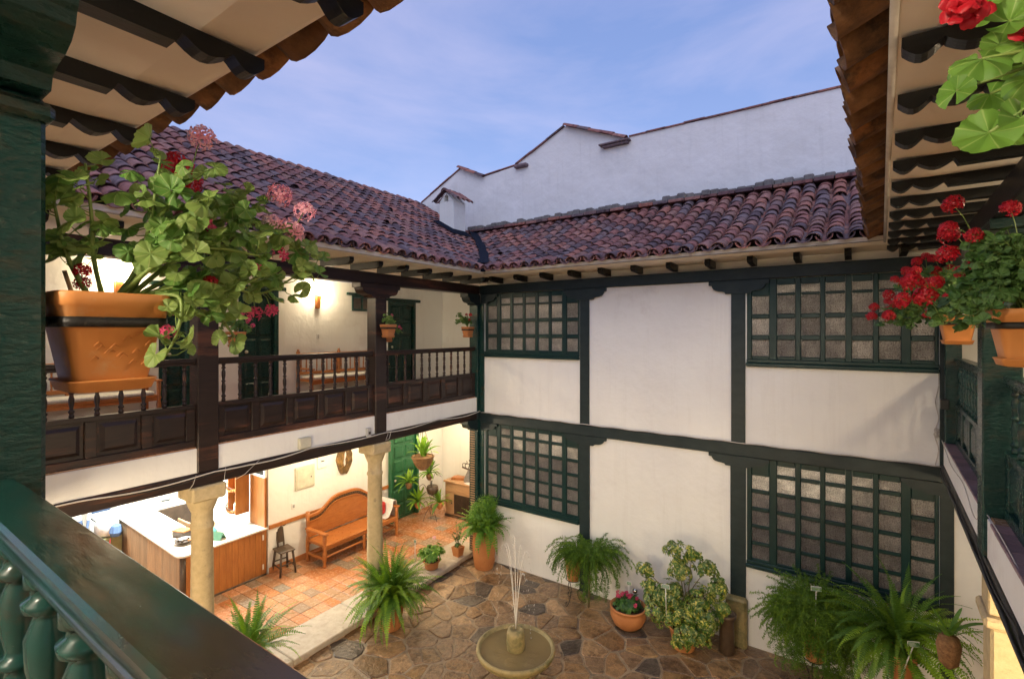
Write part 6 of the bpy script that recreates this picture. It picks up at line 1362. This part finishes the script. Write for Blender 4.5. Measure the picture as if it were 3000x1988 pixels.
for i, (x, y) in enumerate(((-4.2, -3.9), (-5.9, -5.2))):
    t = thing('tube_light', ['white ceiling panel light above the reception counter', 'white ceiling panel light above the waiting person'][i], 'ceiling lamp', lp(x, y, 2.93), R(1.5)); bx('housing', 'white_panel', t, -.62, -.16, 0, .62, .16, .029); bx('diffuser', 'tube_glow', t, -.58, -.12, -.012, .58, .12, -.001)
    l = lamp('panel_light', (0, 0, -.02), 210 if i == 0 else 100, (.93, 1, .96), parent=t, kind='AREA'); l.data.shape = 'RECTANGLE'; l.data.size = 1.1; l.data.size_y = .22
# galleries' lamps on the sides the camera does not face
def glamp(label, p, e, col=(1, .78, .50)):
    t = thing('ceiling_lamp', label, 'ceiling lamp', p); q = MB(); q.lathe([(.10, .04), (.11, .0), (.09, -.04), (.03, -.06)], seg=16); q.build('globe', 'lamp_glow', t); lamp('ceiling_light', (0, 0, -.15), e, col, .10, t)
glamp('round lamp on the ceiling of the near upper gallery behind the viewer', (-1.2, -1.7, 5.84), 170, (1, .86, .68))
glamp('round lamp on the ceiling of the upper right gallery', tuple(TR @ Vector((1.3, -3.6, 5.84))), 60)
glamp('second round lamp on the ceiling of the upper right gallery', tuple(TR @ Vector((1.3, -6.2, 5.84))), 50)
glamp('round lamp on the ceiling of the near lower gallery', (-2.2, -.6, 2.92), 260)
glamp('second round lamp on the ceiling of the near lower gallery', (-4.8, -.6, 2.92), 150)
glamp('round lamp on the ceiling of the lower right gallery', tuple(TR @ Vector((1.0, -4.6, 2.92))), 130)
for i, (x, z) in enumerate(((-4.9, 5.84), (-.8, 5.84), (-4.9, 2.92), (-.8, 2.92))):
    glamp(['ceiling lamp behind the upper left window', 'ceiling lamp behind the upper right window', 'ceiling lamp behind the lower left window', 'ceiling lamp behind the lower right window'][i], (x, 9.5, z), (26, 26, 70, 70)[i], (1, .88, .72))
q = MB(); q.box(-6.3, FY + .22, 2.96, 3.5, 10.29, 2.999, b=0); q.build('lower_corridor_ceiling', 'soffit_white', BW)
# cables and boxes
t = thing('cable_run', 'loose pale and dark cables sagging along the beam under the left balcony', 'cable', (-6.62, 8.31, 0), R(1.5))
q = MB(); P = []
for i in range(60):
    y = -.05 - i * .145; f = (y % 1.36) / 1.36; P.append((.045, y, 3.105 - .035 * math.sin(math.pi * f) + (.0 if y > -5 else -.04 * math.sin(math.pi * ((-y - 5) / 1.6)) if y > -6.6 else 0)))
q.tube(P, .007, 5); q.build('dark_cable', 'cable_black', t); q = MB(); q.tube([(x + .012, y, z + .018 + .012 * math.sin(y * 3)) for x, y, z in P], .009, 5); q.build('pale_cable', 'cable_white', t)
q = MB(); q.tube([(.05, -5.28, 3.13), (.055, -5.30, 2.98), (.05, -5.25, 2.90)], .004, 4); q.tube([(.05, -4.85, 3.12), (.06, -5.05, 2.98), (.02, -5.15, 2.93)], .004, 4); q.tube([(.05, -5.62, 3.10), (.06, -5.66, 3.0), (.04, -5.7, 2.94)], .004, 4); q.tube([(.05, -2.55, 3.13), (.06, -2.6, 3.0), (.05, -2.68, 2.97), (.05, -2.62, 3.08)], .006, 4); q.build('loose_ends', 'cable_white', t)
t = thing('cable_run', 'thin cables clipped along the top of the dark beam across the back wall', 'cable', (0, 8.27, 0))
q = MB(); P = [(-6.55 + i * .12, -.008, 3.082 + .006 * math.sin(i * 1.3)) for i in range(63)]; q.tube(P, .006, 5); q.build('dark_cable', 'cable_black', t); q = MB(); q.tube([(x, y - .004, z + .014) for x, y, z in P], .007, 5); q.build('pale_cable', 'cable_white', t)
t = thing('cable_run', 'tangled cables at the right end of the back wall running under the right balcony', 'cable', tuple(TR @ Vector((-.02, 0, 0))), R(-1.8)); rr = random.Random(2)
q = MB(); q.tube(bez([(-.03, -.02, 4.3), (-.03, -.03, 4.1), (-.06, -.02, 3.9), (-.03, -.04, 3.7), (-.07, -.05, 3.5), (-.03, -.03, 3.3), (-.06, -.04, 3.1)], 5), .006, 5)
for k in range(4): q.tube(bez([(-.05 + rr.uniform(-.03, .03), -.06 + rr.uniform(-.04, .04), 3.5 + rr.uniform(-.05, .08)) for _ in range(6)], 5), .004, 4)
q.build('tangle', 'cable_white', t)
q = MB(); q.tube([(-.015, -.1 - i * .2, 3.06 - .03 * abs(math.sin(i * .8))) for i in range(32)], .011, 5); q.tube([(-.01, -.1 - i * .2, 3.12 - .05 * abs(math.sin(i * .45))) for i in range(32)], .005, 5); q.build('dark_cable', 'cable_black', t)
q = MB(); q.tube(bez([(-.01, -.2, 3.45), (-.01, -1.2, 3.36), (-.01, -2.2, 3.40), (-.01, -2.9, 3.30), (.02, -3.2, 3.43), (.02, -4.6, 3.40), (-.01, -5.0, 3.2), (-.01, -6, 3.1)], 8), .0045, 4); q.build('thin_wire', 'cable_white', t)
bx('conduit', 'box_grey', RW, -.012, -2.985, 2.95, .012, -2.962, 4.45, b=.004)
t = thing('junction_box', 'cream square junction box fixed to the white fascia between the stone columns', 'electrical box', lp(.002, -4.18, 3.20), R(1.5)); bx('body', 'box_cream', t, 0, -.09, -.06, .06, .09, .09); bx('lid', 'box_cream', t, .061, -.08, -.05, .067, .08, .08)
t = thing('junction_box', 'small grey box on the fascia close to the second upper post', 'electrical box', lp(.002, -3.02, 3.16), R(1.5)); bx('body', 'box_grey', t, 0, -.04, -.06, .05, .04, .08); bx('clamp', 'iron', t, .051, -.02, -.02, .056, .02, .02)
bx('floodlight_body', 'black_plate', RW, -.06, -.42, 3.86, .02, -.30, 3.98)

# more than 300 alike pieces on one thing: the nearest 300 stay parts, the rest is one part
cam_p = Vector((0, 0, 4.8))
for t in [o for o in sc.objects if o.type == 'EMPTY' and o.parent is None]:
    byn = {}
    for ch in t.children: byn.setdefault(ch.name.split('.')[0], []).append(ch)
    for nm, L_ in byn.items():
        if len(L_) > 300:
            L_.sort(key=lambda o: (t.location + o.location - cam_p).length); join_parts(t, L_[300:], nm + '_mass')
